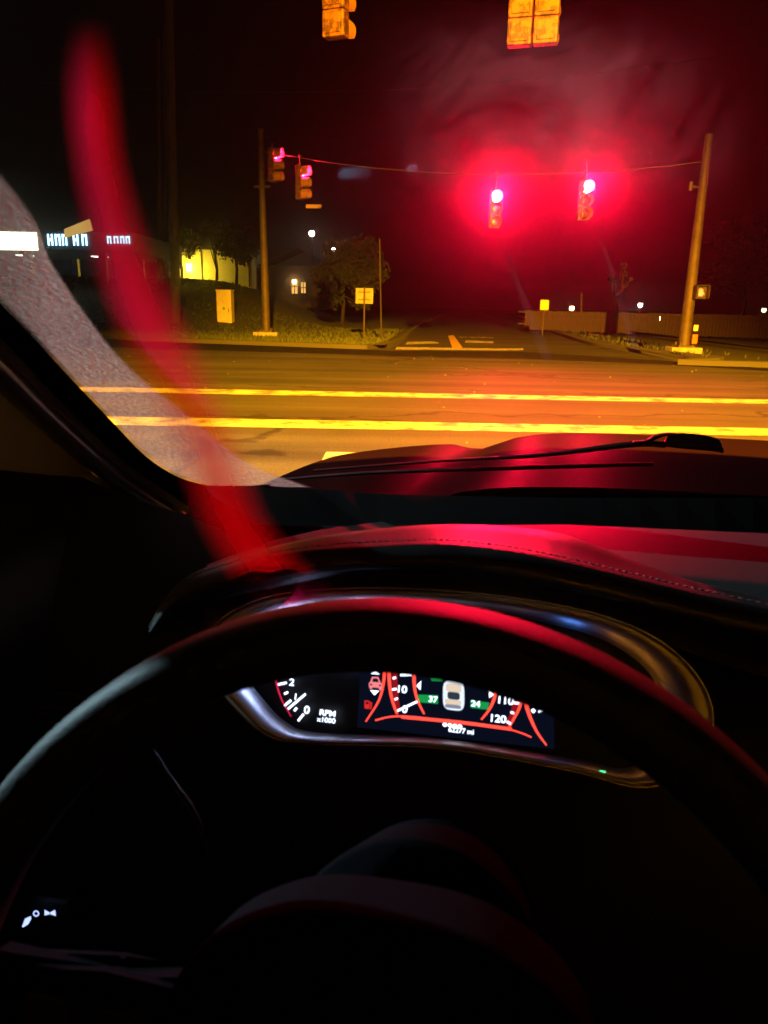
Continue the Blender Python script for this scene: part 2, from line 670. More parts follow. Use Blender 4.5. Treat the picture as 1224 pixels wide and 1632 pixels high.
# ------------------------------------------------------------------ traffic signals
def visor_bm(L=.25, r=.165):
    bm = bmesh.new()
    rows = []
    n = 16
    for (yy, rr, cut) in ((0, r, 0), (-L * .5, r, .25), (-L, r * .98, .75)):
        row = []
        for k in range(n + 1):
            a = R_(-60 + cut * 35) + (R_(300 - cut * 70)) * k / n
            row.append(Vector((math.cos(a) * rr, yy, math.sin(a) * rr)))
        rows.append(row)
    g1 = loft(bm, rows)
    rows2 = [[Vector((v.x * .97, v.y, v.z * .97)) for v in row] for row in rows]
    loft(bm, rows2)
    loft(bm, [rows[-1], rows2[-1]])
    return bm
_vis = None
def lens_bm(r=.15):
    bm = bmesh.new()
    M = Matrix.Rotation(R_(90), 4, 'X')
    lathe(bm, [(r, -.005), (r * .9, .012), (r * .6, .028), (r * .25, .037), (0.0, .04)], 20, M)
    return bm
SIG = {}
def signal(loc, yaw, label, lit, cells, group, hang=.5, litmat=None, tilt=0.0):
    """front faces local -Y; cells = centres (x, z) of its sections measured from the head's top"""
    t = empty('traffic_signal', loc, label, 'traffic light', group, yaw)
    t.rotation_euler = (tilt, 0, yaw)
    bm = bmesh.new()
    for (x, z) in cells:
        box(bm, (x, 0, z), (.345, .2, .345), bev=.03)
        box(bm, (x, .105, z), (.25, .03, .26), bev=.012)      # pressed rear panel
    obj('housing', bm, M_SIGY, t)
    for k, (x, z) in enumerate(cells):
        if 'v' not in SIG:
            SIG['v'] = bpy.data.meshes.new('visor')
            b = visor_bm()
            bmesh.ops.recalc_face_normals(b, faces=b.faces[:])
            b.to_mesh(SIG['v']); b.free()
            SIG['v'].materials.append(mat('visor_paint', (.36, .16, .03), .6))
            SIG['l'] = bpy.data.meshes.new('lens')
            b = lens_bm(); b.to_mesh(SIG['l']); b.free()
            SIG['l'].materials.append(M_LENS_OFF)
        v = link('visor', SIG['v'], None, t)
        v.location = (x, -.1, z)
        if k in lit:
            l = obj('lens', lens_bm(), litmat or M_RED, t, smooth=True)
            l['label'] = 'glowing red lens'
            if litmat is None:          # the beam its prismatic lens throws at the approaching lane
                ld = bpy.data.lights.new('signal_beam', 'SPOT')
                ld.energy = 14000
                ld.color = RED
                ld.spot_size = R_(60)
                ld.spot_blend = 1.0
                ld.shadow_soft_size = .13
                lo = bpy.data.objects.new('signal_beam', ld)
                COL.objects.link(lo)
                lo.parent = t
                lo.location = (x, -.38, z)
                lo.rotation_euler = (R_(-90 + 4), 0, 0)
        else:
            l = link('lens', SIG['l'], None, t)
        l.location = (x, -.103, z)
    bm = bmesh.new()
    top = max(z for x, z in cells) + .172
    tube(bm, [(0, 0, top - .01), (0, 0, top + hang)], .022, 8)
    box(bm, (0, 0, top + .03), (.12, .1, .06), bev=.015)
    box(bm, (0, 0, top + hang), (.07, .1, .07), bev=.015)
    obj('hanger', bm, M_POLE, t)
    return t

C3 = [(0, -.173), (0, -.523), (0, -.873)]
DOG = [(0, -.173), (-.185, -.523), (.185, -.523), (-.185, -.873), (.185, -.873)]
PL = ground(425, 540)          # left signal pole foot
PR = ground(1088, 567)         # right pole foot
PLT = Vector((PL.x, PL.y, 0)); PRT = Vector((PR.x, PR.y, 0))
def on_span(px, py):
    """point of the vertical plane through both poles"""
    d = ray(px, py)
    e = PR - PL
    nrm = Vector((-e.y, e.x, 0)).normalized()
    t = (PL - Vector((0, 0, EYE))).dot(nrm) / d.dot(nrm)
    return Vector((0, 0, EYE)) + d * t

red1 = on_span(790, 314)
red2 = on_span(933, 299)
signal(red1 + Vector((0, 0, .173)), R_(2), 'red traffic light hanging on the wire, left of the two glowing at us', [0], C3, 'red signals facing the car')
signal(red2 + Vector((0, 0, .173)), R_(6), 'red traffic light hanging on the wire, nearer to the leaning right pole', [0], C3, 'red signals facing the car')
# side-on heads on the left pole
h1 = atY(434, 236, PL.y - .35)
h2 = on_span(478, 264)
signal(h1, R_(74), 'side-on yellow traffic light strapped to the tall left pole', [0], C3, 'side-on signals', hang=.12, litmat=M_RED_SIDE, tilt=R_(0))
signal(h2, R_(70), 'smaller side-on yellow traffic light hanging beside the left pole', [0], C3, 'side-on signals', hang=.3, litmat=M_RED_SIDE)
# near heads, backs to the camera, cut by the top of the picture
d1 = atY(848, 73, 12.4)
d2 = atY(535, 61, 12.4)
signal(d1 + Vector((0, 0, 1.045)), R_(180 - 16), 'wide double-column yellow traffic light seen from behind overhead', [1], DOG, 'signal backs overhead', litmat=M_RED_SIDE)
signal(d2 + Vector((0, 0, 1.045)), R_(180 - 22), 'narrow yellow traffic light seen from behind, overhead', [], C3, 'signal backs overhead')

def cable(name, a, b, sag, rad, label, extra=None):
    bm = bmesh.new()
    pts = []
    for i in range(17):
        t = i / 16
        p = a.lerp(b, t)
        p.z -= sag * 4 * t * (1 - t)
        pts.append(p)
    tube(bm, pts, rad, 6)
    return tag(obj(name, bm, mat('cable_sheath', (.05, .035, .03), .6), smooth=True), label, 'cable')
wire_l = on_span(418, 240)
wire_r = on_span(1122, 258)
cable('span_wire', wire_l, wire_r, .5, .014, 'thin span wire running between the two tall poles, carrying the red lights')
cable('span_wire', atY(535, -60, 12.4) + Vector((-9, 0, 1.2)), atY(848, -60, 12.4) + Vector((9, 0, .8)), .1, .012, 'overhead wire holding the two signal backs')
cable('overhead_cable', atY(-40, 120, 40), atY(1300, 60, 40), 1.4, .012, 'faint utility cable crossing the black sky')

# signal poles
def pole(name, foot, top, r0, r1, label, group=None, cat='pole', m=None, parts=True):
    t = empty(name, foot, label, cat, group)
    bm = bmesh.new()
    v = top - foot
    tube(bm, [Vector((0, 0, .1)), v * .33, v * .66, v], [r0, r0 * .67 + r1 * .33, r0 * .33 + r1 * .67, r1], 14)
    obj('shaft', bm, m or M_POLE, t, smooth=True, auto=40)
    return t
t = pole('signal_pole', PLT, atY(415, 208, PL.y), .15, .095, 'tall straight signal pole on a concrete footing, left of the side street')
def pole_fittings(t, hand_h):
    bm = bmesh.new()
    box(bm, (0, 0, .12), (.85, .6, .24), bev=.03)
    obj('footing', bm, M_CONC, t)
    bm = bmesh.new()
    box(bm, (0, 0, .265), (.46, .46, .05), bev=.008)
    for sx in (-1, 1):
        for sy in (-1, 1):
            tube(bm, [(.17 * sx, .17 * sy, .28), (.17 * sx, .17 * sy, .38)], .022, 6)
    obj('base_plate', bm, M_POLE, t)
pole_fittings(t, 1)
bm = bmesh.new()
lathe(bm, [(.11, -.03), (.12, .02), (.08, .07), (0.0, .1)], 12)
o = obj('cap', bm, M_POLE, t, smooth=True)
o.location = atY(415, 208, PL.y) - PLT
hz = h1 - PLT
for dz in (-.1, -.95):
    bm = bmesh.new()
    tube(bm, [(0, 0, hz.z + dz), (hz.x, hz.y, hz.z + dz)], .03, 8)
    obj('bracket', bm, M_POLE, t)
bm = bmesh.new()
tube(bm, [(-.3, -.05, hz.z - 1.15), (.25, -.1, hz.z - 1.15)], .05, 8)
obj('crosspiece', bm, M_POLE, t)
rtop = on_span(1130, 214)
t = pole('signal_pole', PRT, rtop, .17, .1, 'tall signal pole leaning to one side, concrete footing, right of the street')
pole_fittings(t, 1)
bm = bmesh.new()
q = on_span(1119, 299) - PRT
tube(bm, [q, q + Vector((-.32, -.05, .02))], .03, 8)
tube(bm, [q + Vector((-.32, -.05, .13)), q + Vector((-.32, -.05, -.09))], .055, 8)
obj('bracket', bm, M_POLE, t)
# pedestrian signal on the right pole
pp = on_span(1111, 466)
t = empty('pedestrian_signal', pp + Vector((.02, -.16, 0)), 'small orange-red pedestrian signal box glowing on the leaning pole', 'pedestrian signal')
bm = bmesh.new()
box(bm, (0, .06, 0), (.34, .2, .36), bev=.03)
obj('housing', bm, M_BLACK, t)
bm = bmesh.new()
# raised hand symbol: palm and fingers
box(bm, (0, -.052, -.05), (.11, .01, .1), bev=.003)
for k, (x, h) in enumerate(((-.045, .085), (-.015, .1), (.015, .095), (.045, .075))):
    box(bm, (x, -.052, h / 2), (.022, .01, h), bev=.003)
box(bm, (.075, -.052, -.03), (.022, .01, .07), Matrix.Rotation(R_(-30), 3, 'Y'), bev=.003)
obj('hand_symbol', bm, emis('lit_orange_hand', (1, .06, .008), 16), t)
bm = bmesh.new()
for (a, b_) in (((-.17, .18), (.17, .18)), ((-.17, .18), (-.17, -.16)), ((.17, .18), (.17, -.16))):
    c = Vector(((a[0] + b_[0]) / 2, -.13, (a[1] + b_[1]) / 2))
    box(bm, c, (abs(a[0] - b_[0]) + .012, .18, abs(a[1] - b_[1]) + .012))
obj('visor', bm, M_BLACK, t)
pb = on_span(1099, 540)
t = empty('push_button', pb + Vector((.06, -.2, 0)), 'small orange push-button box low on the leaning pole', 'push button')
bm = bmesh.new()
box(bm, (0, 0, 0), (.14, .1, .26), bev=.02)
obj('box', bm, mat('orange_plastic', (.6, .1, .02), .5), t)
bm = bmesh.new()
box(bm, (.0, 0, .3), (.12, .02, .16), bev=.004)
obj('sign_plate', bm, mat('white_plate', (.6, .58, .55), .5), t)

# street-name plate on the wire
bm = bmesh.new()
box(bm, (0, 0, 0), (.52, .02, .12), bev=.004)
o = obj('name_plate', bm, mat('plate_green', (.22, .1, .04), .5))
o.location = on_span(500, 329)
tag(o, 'small dull street-name plate hanging beside the side-on signals', 'street sign')

# ------------------------------------------------------------------ the sodium street lamp behind the car
def street_lamp(foot, H, reach, label, aim, watts, cone, group=None):
    t = empty('street_lamp', foot, label, 'street lamp', group)
    bm = bmesh.new()
    tube(bm, [(0, 0, 0), (0, 0, H * .5), (0, 0, H)], [.12, .1, .07], 12)
    obj('pole', bm, M_POLE, t, smooth=True)
    bm = bmesh.new()
    tube(bm, [(0, 0, H - .3), (reach * .3, 0, H + .25), (reach, 0, H + .35)], .04, 8)
    obj('arm', bm, M_POLE, t, smooth=True)
    bm = bmesh.new()
    box(bm, (reach + .3, 0, H + .36), (.75, .32, .16), bev=.06)
    obj('lamp_head', bm, M_ALU, t)
    bm = bmesh.new()
    lathe(bm, [(.13, 0), (.12, -.05), (.06, -.09), (0, -.1)], 16, Matrix.Translation((reach + .4, 0, H + .28)))
    obj('lamp_glass', bm, emis('sodium_glow', (1, .42, .04), 30), t, smooth=True)
    ld = bpy.data.lights.new('sodium_lamp', 'SPOT')
    ld.energy = watts
    ld.color = (1, .395, .006)
    ld.spot_size = R_(cone)
    ld.spot_blend = 1.0
    ld.shadow_soft_size = .12
    lo = bpy.data.objects.new('sodium_lamp', ld)
    COL.objects.link(lo)
    lo.parent = t
    lo.location = (reach + .4, 0, H + .1)
    d = Vector(aim) - (Vector(foot) + lo.location)
    lo.rotation_euler = d.to_track_quat('-Z', 'Y').to_euler()
    return t
street_lamp((-.6, -20, 0), 9.5, 2.2, 'sodium street lamp behind the car', (2.4, 6.5, 0), 960000, 36)

# ------------------------------------------------------------------ left background
# utility poles
for i, (px, py0, ptop, Y, r) in enumerate(((281, 520, -150, 33, .2), (258, 500, 60, 45, .13), (268, 500, 40, 48, .13))):
    b = atY(px, py0, Y)
    zt = atY(px - 14 if i == 0 else px - 6, max(ptop, -100), Y)
    foot = Vector((b.x, Y, hill_z(b.x, Y) - .1))
    t = pole('utility_pole', foot, Vector((zt.x, Y, zt.z)), r, r * .7,
             ['thick wooden utility pole beside the orange cabinet', 'thin wooden utility pole, farthest left of three', 'thin wooden utility pole between a thick and a thin one'][i], 'utility poles', m=M_WOOD)
# signal cabinet
cb = ground(358, 529)
t = empty('signal_cabinet', (cb.x, cb.y, .08), 'tall orange-lit metal signal cabinet with a round green emblem', 'cabinet', rz=R_(-6))
cd = cb.y
S_ = cd / F_PX
hgt = atY(358, 463, cd).z - .08
wid = 23.5 * math.hypot(cb.x, cd) / F_PX * .97
bm = bmesh.new()
box(bm, (0, .25, hgt / 2 + .03), (wid, .45, hgt - .06), bev=.02)
M_CAB = mat('cabinet_paint', (.75, .68, .55), .6, noise=(3, (.55, .48, .38), .35, .7))
obj('cabinet_body', bm, M_CAB, t)
bm = bmesh.new()
box(bm, (0, .25, hgt + .01), (wid + .05, .52, .05), bev=.015)
obj('cabinet_roof', bm, M_CAB, t)
bm = bmesh.new()
box(bm, (0, .012, hgt / 2 + .02), (wid - .08, .02, hgt - .2), bev=.006)
o = obj('door', bm, M_CAB, t)
bm = bmesh.new()
box(bm, (wid * .33, -.012, hgt * .5), (.02, .03, .14), bev=.005)
obj('handle', bm, M_POLE, o)
bm = bmesh.new()
loft(bm, [[Vector((r * math.cos(6.2832 * k / 28), -.004, hgt * .55 + r * math.sin(6.2832 * k / 28))) for k in range(28)] for r in (.10, .075)], closed=True)
obj('emblem_ring', bm, mat('emblem_pale', (.6, .65, .35), .5), t)
bm = bmesh.new()
g = [bm.verts.new((.06 * math.cos(6.2832 * k / 28), -.004, hgt * .55 + .065 * math.sin(6.2832 * k / 28))) for k in range(28)]
bm.faces.new(g)
obj('emblem', bm, mat('emblem_green', (.12, .4, .06), .5), t)
bm = bmesh.new()
box(bm, (0, .25, -.0), (wid + .7, .95, .12), bev=.02)
obj('plinth', bm, M_CONC, t)

# double sign seen from behind
sg = ground(580, 546)
t = empty('road_sign', (sg.x, sg.y, 0), 'pair of blank metal sign backs on one thin post', 'road sign')
ht = atY(580, 459, sg.y).z
bm = bmesh.new()
tube(bm, [(0, 0, 0), (0, 0, ht + .03)], .028, 8)
obj('post', bm, M_POLE, t)
hb = atY(580, 484, sg.y).z
for sx in (-1, 1):
    bm = bmesh.new()
    box(bm, (.148 * sx, .045, (ht + hb) / 2), (.285, .012, ht - hb), bev=.004)
    obj('sign_panel', bm, M_ALU, t)
for dz in (.12, -.12):
    bm = bmesh.new()
    box(bm, (0, .032, (ht + hb) / 2 + dz), (.4, .014, .035))
    obj('bracket', bm, M_POLE, t)
# thin grey post beside the corner
b = ground(608, 547)
t = pole('sign_post', Vector((b.x, b.y, 0)), atY(605, 380, b.y), .025, .022, 'thin bare dark post standing at the street corner', m=M_BARK)

# lit building beyond the embankment
BY = 56
def Bp(px, py): return atY(px, py, BY)
a = Bp(285, 470); b = Bp(402, 470)
t = empty('floodlit_building', (a.x, BY, hill_z(a.x, BY) - .1), 'yellow floodlit building wall behind leafy branches', 'building')
o0 = Vector(t.location)
ztop = Bp(330, 398).z - o0.z
wl = b.x - a.x
bm = bmesh.new()
box(bm, (wl / 2, 2.5, ztop / 2), (wl, 5, ztop))
obj('wall', bm, mat('ochre_render', (.55, .5, .22), .8, noise=(1.5, (.4, .38, .16), .3, .7)), t)
bm = bmesh.new()
box(bm, (wl / 2, 2.5, ztop + .08), (wl + .4, 5.4, .16), bev=.03)
obj('roof', bm, M_BLACK, t)
lp = Bp(302, 426) - o0
bm = bmesh.new()
box(bm, (lp.x, -.18, lp.z), (.3, .26, .5), bev=.05)
obj('wall_lamp', bm, emis('flood_glass', (1, .72, .12), 30), t)
ld = bpy.data.lights.new('flood_lamp', 'POINT'); ld.energy = 420; ld.color = (1, .66, .05); ld.shadow_soft_size = .15
lo = bpy.data.objects.new('flood_lamp', ld); COL.objects.link(lo); lo.parent = t; lo.location = (lp.x + .35, -1.1, lp.z - .3)
for px in (322, 402 - 5):
    q = Bp(px, 430) - o0
    bm = bmesh.new()
    tube(bm, [(q.x, -.06, .2), (q.x, -.06, ztop - .1)], .05, 8)
    obj('downpipe', bm, M_POLE, t)
# white picket screen in front of it
fa = atY(333, 463, 50); fb = atY(357, 463, 50)
t = empty('picket_fence', (fa.x, 50, hill_z(fa.x, 50) - .05), 'short bright yellow-lit picket fence in front of floodlit building', 'fence')
z0 = fa.z - t.location.z
ph = atY(340, 447, 50).z - fa.z
npk = 9
for k in range(npk):
    bm = bmesh.new()
    x = (fb.x - fa.x) * k / (npk - 1)
    hh = ph * random.uniform(.85, 1.05)
    box(bm, (x, 0, z0 / 2 + hh / 2), (.085, .03, z0 + hh))
    obj('picket', bm, mat('picket_white', (.75, .74, .6), .6), t)
bm = bmesh.new()
for zz in (.2, .75):
    box(bm, ((fb.x - fa.x) / 2, .03, z0 + ph * zz), (fb.x - fa.x + .1, .03, .07))
obj('rail', bm, MATS["picket_white"], t)
ld = bpy.data.lights.new('picket_lamp', 'POINT')
# brown screen wall beside it
wa = atY(287, 465, 51); wb = atY(330, 465, 51)
t = empty('screen_wall', (wa.x, 51, hill_z(wa.x, 51) - .1), 'low brown screen wall left of the bright picket fence', 'wall')
for k in range(2):
    bm = bmesh.new()
    w = (wb.x - wa.x) / 2
    hh = atY(300, 450, 51).z - t.location.z
    box(bm, (w * (k + .5), 0, hh / 2), (w - .04, .15, hh - .06 * k), bev=.02)
    obj('panel', bm, mat('brown_panel', (.25, .15, .07), .8), t)
bm = bmesh.new()
box(bm, (wb.x - wa.x, 0, hh / 2), (.14, .2, hh + .1))
obj('post', bm, MATS["picket_white"], t)

# hedge / shrubs (dark mass) and trees
def tree(name, loc, H, rx, rz, label, cat, n=2600, leaf=.16, trunk=.12, zc=.62, group=None, seed=0):
    rnd = random.Random(seed)
    t = empty(name, loc, label, cat, group)
    bm = bmesh.new()
    tube(bm, [(0, 0, 0), (.05 * rx, .03, H * .25), (-.04 * rx, 0, H * .5), (.02, 0, H * .8)], [trunk, trunk * .75, trunk * .5, trunk * .15], 8)
    clumps = []
    for k in range(22):
        a = rnd.uniform(0, 6.28)
        el = rnd.uniform(-.9, 1)
        rr = rnd.uniform(.35, .95)
        c = Vector((math.cos(a) * rx * rr * math.sqrt(1 - el * el * .8), math.sin(a) * rx * rr * math.sqrt(1 - el * el * .8), H * zc + el * rz * rr))
        clumps.append((c, rnd.uniform(.25, .45) * rx))
        if k < 9:
            s = Vector((0, 0, H * rnd.uniform(.25, .55)))
            tube(bm, [s, s.lerp(c, .5) + Vector((0, 0, -.1)), c], [trunk * .4, trunk * .25, trunk * .08], 5)
    obj('trunk', bm, M_BARK, t, smooth=True)
    vs, fs = [], []
    for _ in range(n):
        c, r = rnd.choice(clumps if n > 300 else clumps[:9])
        if n <= 300: r *= .35
        v = Vector((rnd.gauss(0, 1), rnd.gauss(0, 1), rnd.gauss(0, .8)))
        p = c + v.normalized() * r * rnd.random() ** .45
        ax = Vector((rnd.gauss(0, 1), rnd.gauss(0, 1), rnd.gauss(0, 1))).normalized()
        ay = ax.orthogonal().normalized()
        s = leaf * rnd.uniform(.6, 1.3)
        k = len(vs)
        vs += [p - ax * s, p + ay * s * .45, p + ax * s, p - ay * s * .45]
        fs.append((k, k + 1, k + 2, k + 3))
    me = bpy.data.meshes.new('crown')
    me.from_pydata(vs, [], fs)
    o = link('crown', me, M_LEAF, t)
    return t
def gz(px, py, Y):
    p = atY(px, py, Y)
    return (p.x, Y, hill_z(p.x, Y) - .05)
tree('leafy_tree', gz(545, 470, 44), 5.2, 2.1, 2.0, 'leafy tree behind the blank sign backs, faintly lit', 'tree', 4200, .17, seed=3, zc=.55)
tree('leafy_tree', gz(377, 465, 52), 4.4, 1.5, 1.3, 'leafy tree silhouetted against the floodlit wall', 'tree', 1500, .14, seed=5, zc=.62)
tree('leafy_tree', gz(290, 465, 53), 4.6, 1.2, 1.6, 'leafy tree at the left end of the floodlit wall', 'tree', 1400, .13, seed=9, zc=.62)
tree('leafy_tree', gz(346, 465, 53.5), 4.6, 1.0, .7, 'thin tree top arching over the middle of the floodlit wall', 'tree', 600, .12, seed=12, zc=.8)
pt = atY(978, 520, 37)
tree('bare_tree', (pt.x, 37, .1), 3.6, .9, .9, 'dark tree with a thick trunk beside the paling fence', 'tree', 160, .12, trunk=.2, seed=21, zc=.72)
pt = atY(1180, 515, 44)
tree('leafy_tree', (pt.x, 44, .3), 6, 2.6, 2.2, 'dark leafy tree right of the leaning pole', 'tree', 3000, .18, seed=31, zc=.6)

# hedge along the embankment top
bm = bmesh.new()
vs, fs = [], []
rnd = random.Random(4)
for _ in range(9000):
    x = rnd.uniform(-22, -7.2)
    y = 40.5 + rnd.uniform(-.6, .6)
    top = atY(350, 462, 40.5).z
    z = hill_z(x, y) + rnd.random() ** .7 * max(.2, top - hill_z(x, y) + rnd.uniform(-.25, .05))
    s = rnd.uniform(.06, .14)
    ax = Vector((rnd.gauss(0, 1), rnd.gauss(0, 1), rnd.gauss(0, 1))).normalized()
    ay = ax.orthogonal().normalized()
    p = Vector((x, y, z)); k = len(vs)
    vs += [p - ax * s, p + ay * s * .5, p + ax * s, p - ay * s * .5]
    fs.append((k, k + 1, k + 2, k + 3))
bm.free()
me = bpy.data.meshes.new('hedge')
me.from_pydata(vs, [], fs)
tag(link('hedge', me, M_LEAF), 'long dark hedge in front of the floodlit building', 'hedge')

# far street lights and house lamps
def far_lamp(px, py, Y, label, matl, kind='lamp_post', r=.14, watts=0, col=(1, .8, .5)):
    p = atY(px, py, Y)
    gzv = hill_z(p.x, Y) if p.x < 0 else .2
    if p.z - gzv < .5: gzv = p.z - 1.4
    t = empty(kind, (p.x, Y, gzv - .1), label, 'lamp post', 'distant lamps')
    h = p.z - gzv + .1
    bm = bmesh.new()
    tube(bm, [(0, .05, 0), (0, .05, h)], [.06, .04], 8)
    obj('pole', bm, M_POLE, t)
    bm = bmesh.new()
    bmesh.ops.create_uvsphere(bm, u_segments=12, v_segments=8, radius=r, matrix=Matrix.Translation((0, -.05, h)) @ Matrix.Diagonal((1, 1, 1.1, 1)))
    obj('lamp_globe', bm, matl, t, smooth=True)
    bm = bmesh.new()
    lathe(bm, [(r * 1.1, r * .7), (r * .7, r * 1.25), (0, r * 1.4)], 12, Matrix.Translation((0, -.05, h)))
    obj('lamp_cap', bm, M_BLACK, t)
    return t
far_lamp(497, 372, 62, 'white street light high over the dark lawn, left one of two', M_WHITEB, r=.2)
far_lamp(531, 398, 70, 'white street light just above the faintly lit tree', M_WHITEB, r=.2)
far_lamp(911, 491, 48, 'small warm lamp just right of the yellow sign', M_WARM, r=.13)
far_lamp(1020, 486, 50, 'small warm lamp post above the paling fence', M_WHITEB, r=.13)
far_lamp(1052, 507, 42, 'low warm lamp in front of the paling fence end', M_WARM, r=.11)
far_lamp(1217, 494, 52, 'dim yellow lamp at the right edge', emis('dim_bulb', (1, .7, .3), 8), r=.14)

# porch of a far house, two lit windows
hp = atY(476, 480, 58)
t = empty('far_house', (hp.x - 2.2, 58, hill_z(hp.x, 58) - .2), 'dark far house with two small warm lit openings', 'house')
o0 = Vector(t.location)
bm = bmesh.new()
box(bm, (2.2, 2.0, 1.5), (5.2, 4, 3.0))
obj('wall', bm, mat('dark_siding', (.04, .03, .025), .8), t)
bm = bmesh.new()
loft(bm, [[(-.7, -.4, 2.95), (-.7, 4.4, 2.95)], [(2.2, -.4, 4.2), (2.2, 4.4, 4.2)], [(5.1, -.4, 2.95), (5.1, 4.4, 2.95)]])
obj('roof', bm, M_BLACK, t)
for (x0, y0, x1, y1) in ((465, 445, 474, 468), (480, 450, 487, 467)):
    a = atY(x0, y1, 57.98) - o0; b = atY(x1, y0, 57.98) - o0
    bm = bmesh.new()
    bm.faces.new([bm.verts.new(v) for v in ((a.x, -.02, a.z), (b.x, -.02, a.z), (b.x, -.02, b.z), (a.x, -.02, b.z))])
    w = obj('window', bm, emis('lit_window', (1, .5, .12), 1.1), t)
    bm = bmesh.new()
    cx = (a.x + b.x) / 2
    box(bm, (cx, -.05, (a.z + b.z) / 2), (.05, .05, b.z - a.z))
    box(bm, (cx, -.05, (a.z + b.z) / 2), (b.x - a.x, .04, .05))
    obj('frame', bm, M_BLACK, w)
q = atY(469, 449, 57.7) - o0
bm = bmesh.new()
bmesh.ops.create_uvsphere(bm, u_segments=10, v_segments=8, radius=.14, matrix=Matrix.Translation(q))
obj('porch_lamp', bm, M_WARM, t)

# ------------------------------------------------------------------ right background: paling fence, yellow sign
fy0, fy1 = 41.0, 36.0
fa = atY(846, 519, fy0); fb = atY(1096, 521, fy1)
t = empty('paling_fence', (fa.x, fy0, .1), 'long brown vertical paling fence behind the yellow sign', 'fence')
L = math.hypot(fb.x - fa.x, fy1 - fy0)
t.rotation_euler = (0, 0, math.atan2(fy1 - fy0, fb.x - fa.x))
pal = bmesh.new()
box(pal, (0, 0, .8), (.135, .022, 1.6), bev=.004)
pm = bpy.data.meshes.new('paling')
pal.to_mesh(pm); pal.free()
pm.materials.append(M_WOOD)
htop = atY(970, 500, 38.5).z
k = 0
x = -.3
while x < L + 12:
    o = link('paling', pm, None, t)
    o.location = (x, random.uniform(-.008, .008), random.uniform(-.03, .03))
    o.scale = (1, 1, max(.6, (htop - .1) / 1.6))
    x += .15
bm = bmesh.new()
for zz in (.3, .9):
    box(bm, (L / 2 + 5.5, .04, zz), (L + 12.6, .04, .08))
obj('rail', bm, M_WOOD, t)

ys = ground(866, 520)
ysY = 33.0
b = atY(866, 512, ysY)
t = empty('warning_sign', (b.x, ysY, .1), 'bright yellow square sign on a thin post', 'road sign')
za = atY(866, 478, ysY).z - .1; zb = atY(866, 494, ysY).z - .1
bm = bmesh.new()
tube(bm, [(0, .03, 0), (0, .03, za)], .025, 8)
obj('post', bm, M_POLE, t)
bm = bmesh.new()
box(bm, (0, 0, (za + zb) / 2), (.35, .012, za - zb), bev=.005)
obj('sign_panel', bm, mat('sheeting_yellow', (.85, .55, .02), .4, emit=None), t)
b = atY(926, 520, 40.3)
pole('fence_post', Vector((b.x, 40.3, .1)), atY(927, 466, 40.3), .06, .05, 'thin upright post standing at the paling fence', m=M_WOOD)

# ------------------------------------------------------------------ service station on the left
SY = 38.0
c0 = atY(-260, 380, SY); c1 = atY(206, 380, SY)
t = empty('station_canopy', (c1.x, SY, .1), 'lit white station canopy with bluish sign letters at the left edge', 'station')
o0 = Vector(t.location)
def Sp(px, py): return atY(px, py, SY) - o0
zb, zt = Sp(60, 396).z, Sp(60, 368).z
xl, xr = Sp(-260, 380).x, 0
bm = bmesh.new()
box(bm, ((xl + xr) / 2, 5, (zb + zt) / 2), (xr - xl, 9, zt - zb + .1), bev=.02)
obj('canopy', bm, mat('canopy_white', (.05, .055, .05), .5), t)
for xx in (xl + 2, xl + 8, xr - 2.0):
    for yy in (2, 8):
        bm = bmesh.new()
        box(bm, (xx, yy, zb / 2), (.35, .35, zb))
        obj('column', bm, MATS['canopy_white'], t)
a, b = Sp(-60, 396), Sp(51, 369)
bm = bmesh.new()
box(bm, ((a.x + b.x) / 2, .46, (a.z + b.z) / 2), (b.x - a.x, .08, b.z - a.z), bev=.02)
obj('light_box', bm, emis('light_box', (1, .97, .6), 6), t)
a, b = Sp(98, 379), Sp(143, 350)
bm = bmesh.new()
g = [Sp(98, 378), Sp(143, 366), Sp(138, 348), Sp(98, 364)]
loft(bm, [[Vector((p.x, .30, p.z)) for p in g], [Vector((p.x, .42, p.z)) for p in g]], closed=True)
bm.faces.new([bm.verts.new((p.x, .30, p.z)) for p in g])
obj('gold_board', bm, emis('gold_board', (1, .6, .15), .55), t)
# letter shapes on the fascia: too blurred to read, kept as separate bright strokes
for (px, w) in ((74, 9), (86, 9), (97, 8), (115, 9), (129, 9), (169, 7), (180, 8), (190, 7), (199, 7)):
    o = Sp(px, 381)
    big = px < 150
    bm = bmesh.new()
    ww = w * SY * 1.1 / F_PX * .8
    hh = (15 if big else 10) * SY * 1.1 / F_PX
    for sgn in (-1, 1):
        box(bm, (o.x + sgn * ww * .36, .42, o.z), (ww * .26, .06, hh), bev=.01)
    box(bm, (o.x, .42, o.z + (hh * .36 if random.random() < .5 else 0)), (ww * .8, .05, hh * .22), bev=.01)
    obj('sign_letter', bm, emis('sign_blue', (.35, .72, 1), 5 if big else 3), t)
# canopy down-lights and one flood lamp turned to the street
for i, xx in enumerate((xl + 2.5, xl + 6.5, xl + 10.5)):
    bm = bmesh.new()
    box(bm, (xx, 5, zb - .05), (.7, .7, .08), bev=.02)
    obj('canopy_light', bm, emis('canopy_glass', (.9, 1, .85), 3), t)

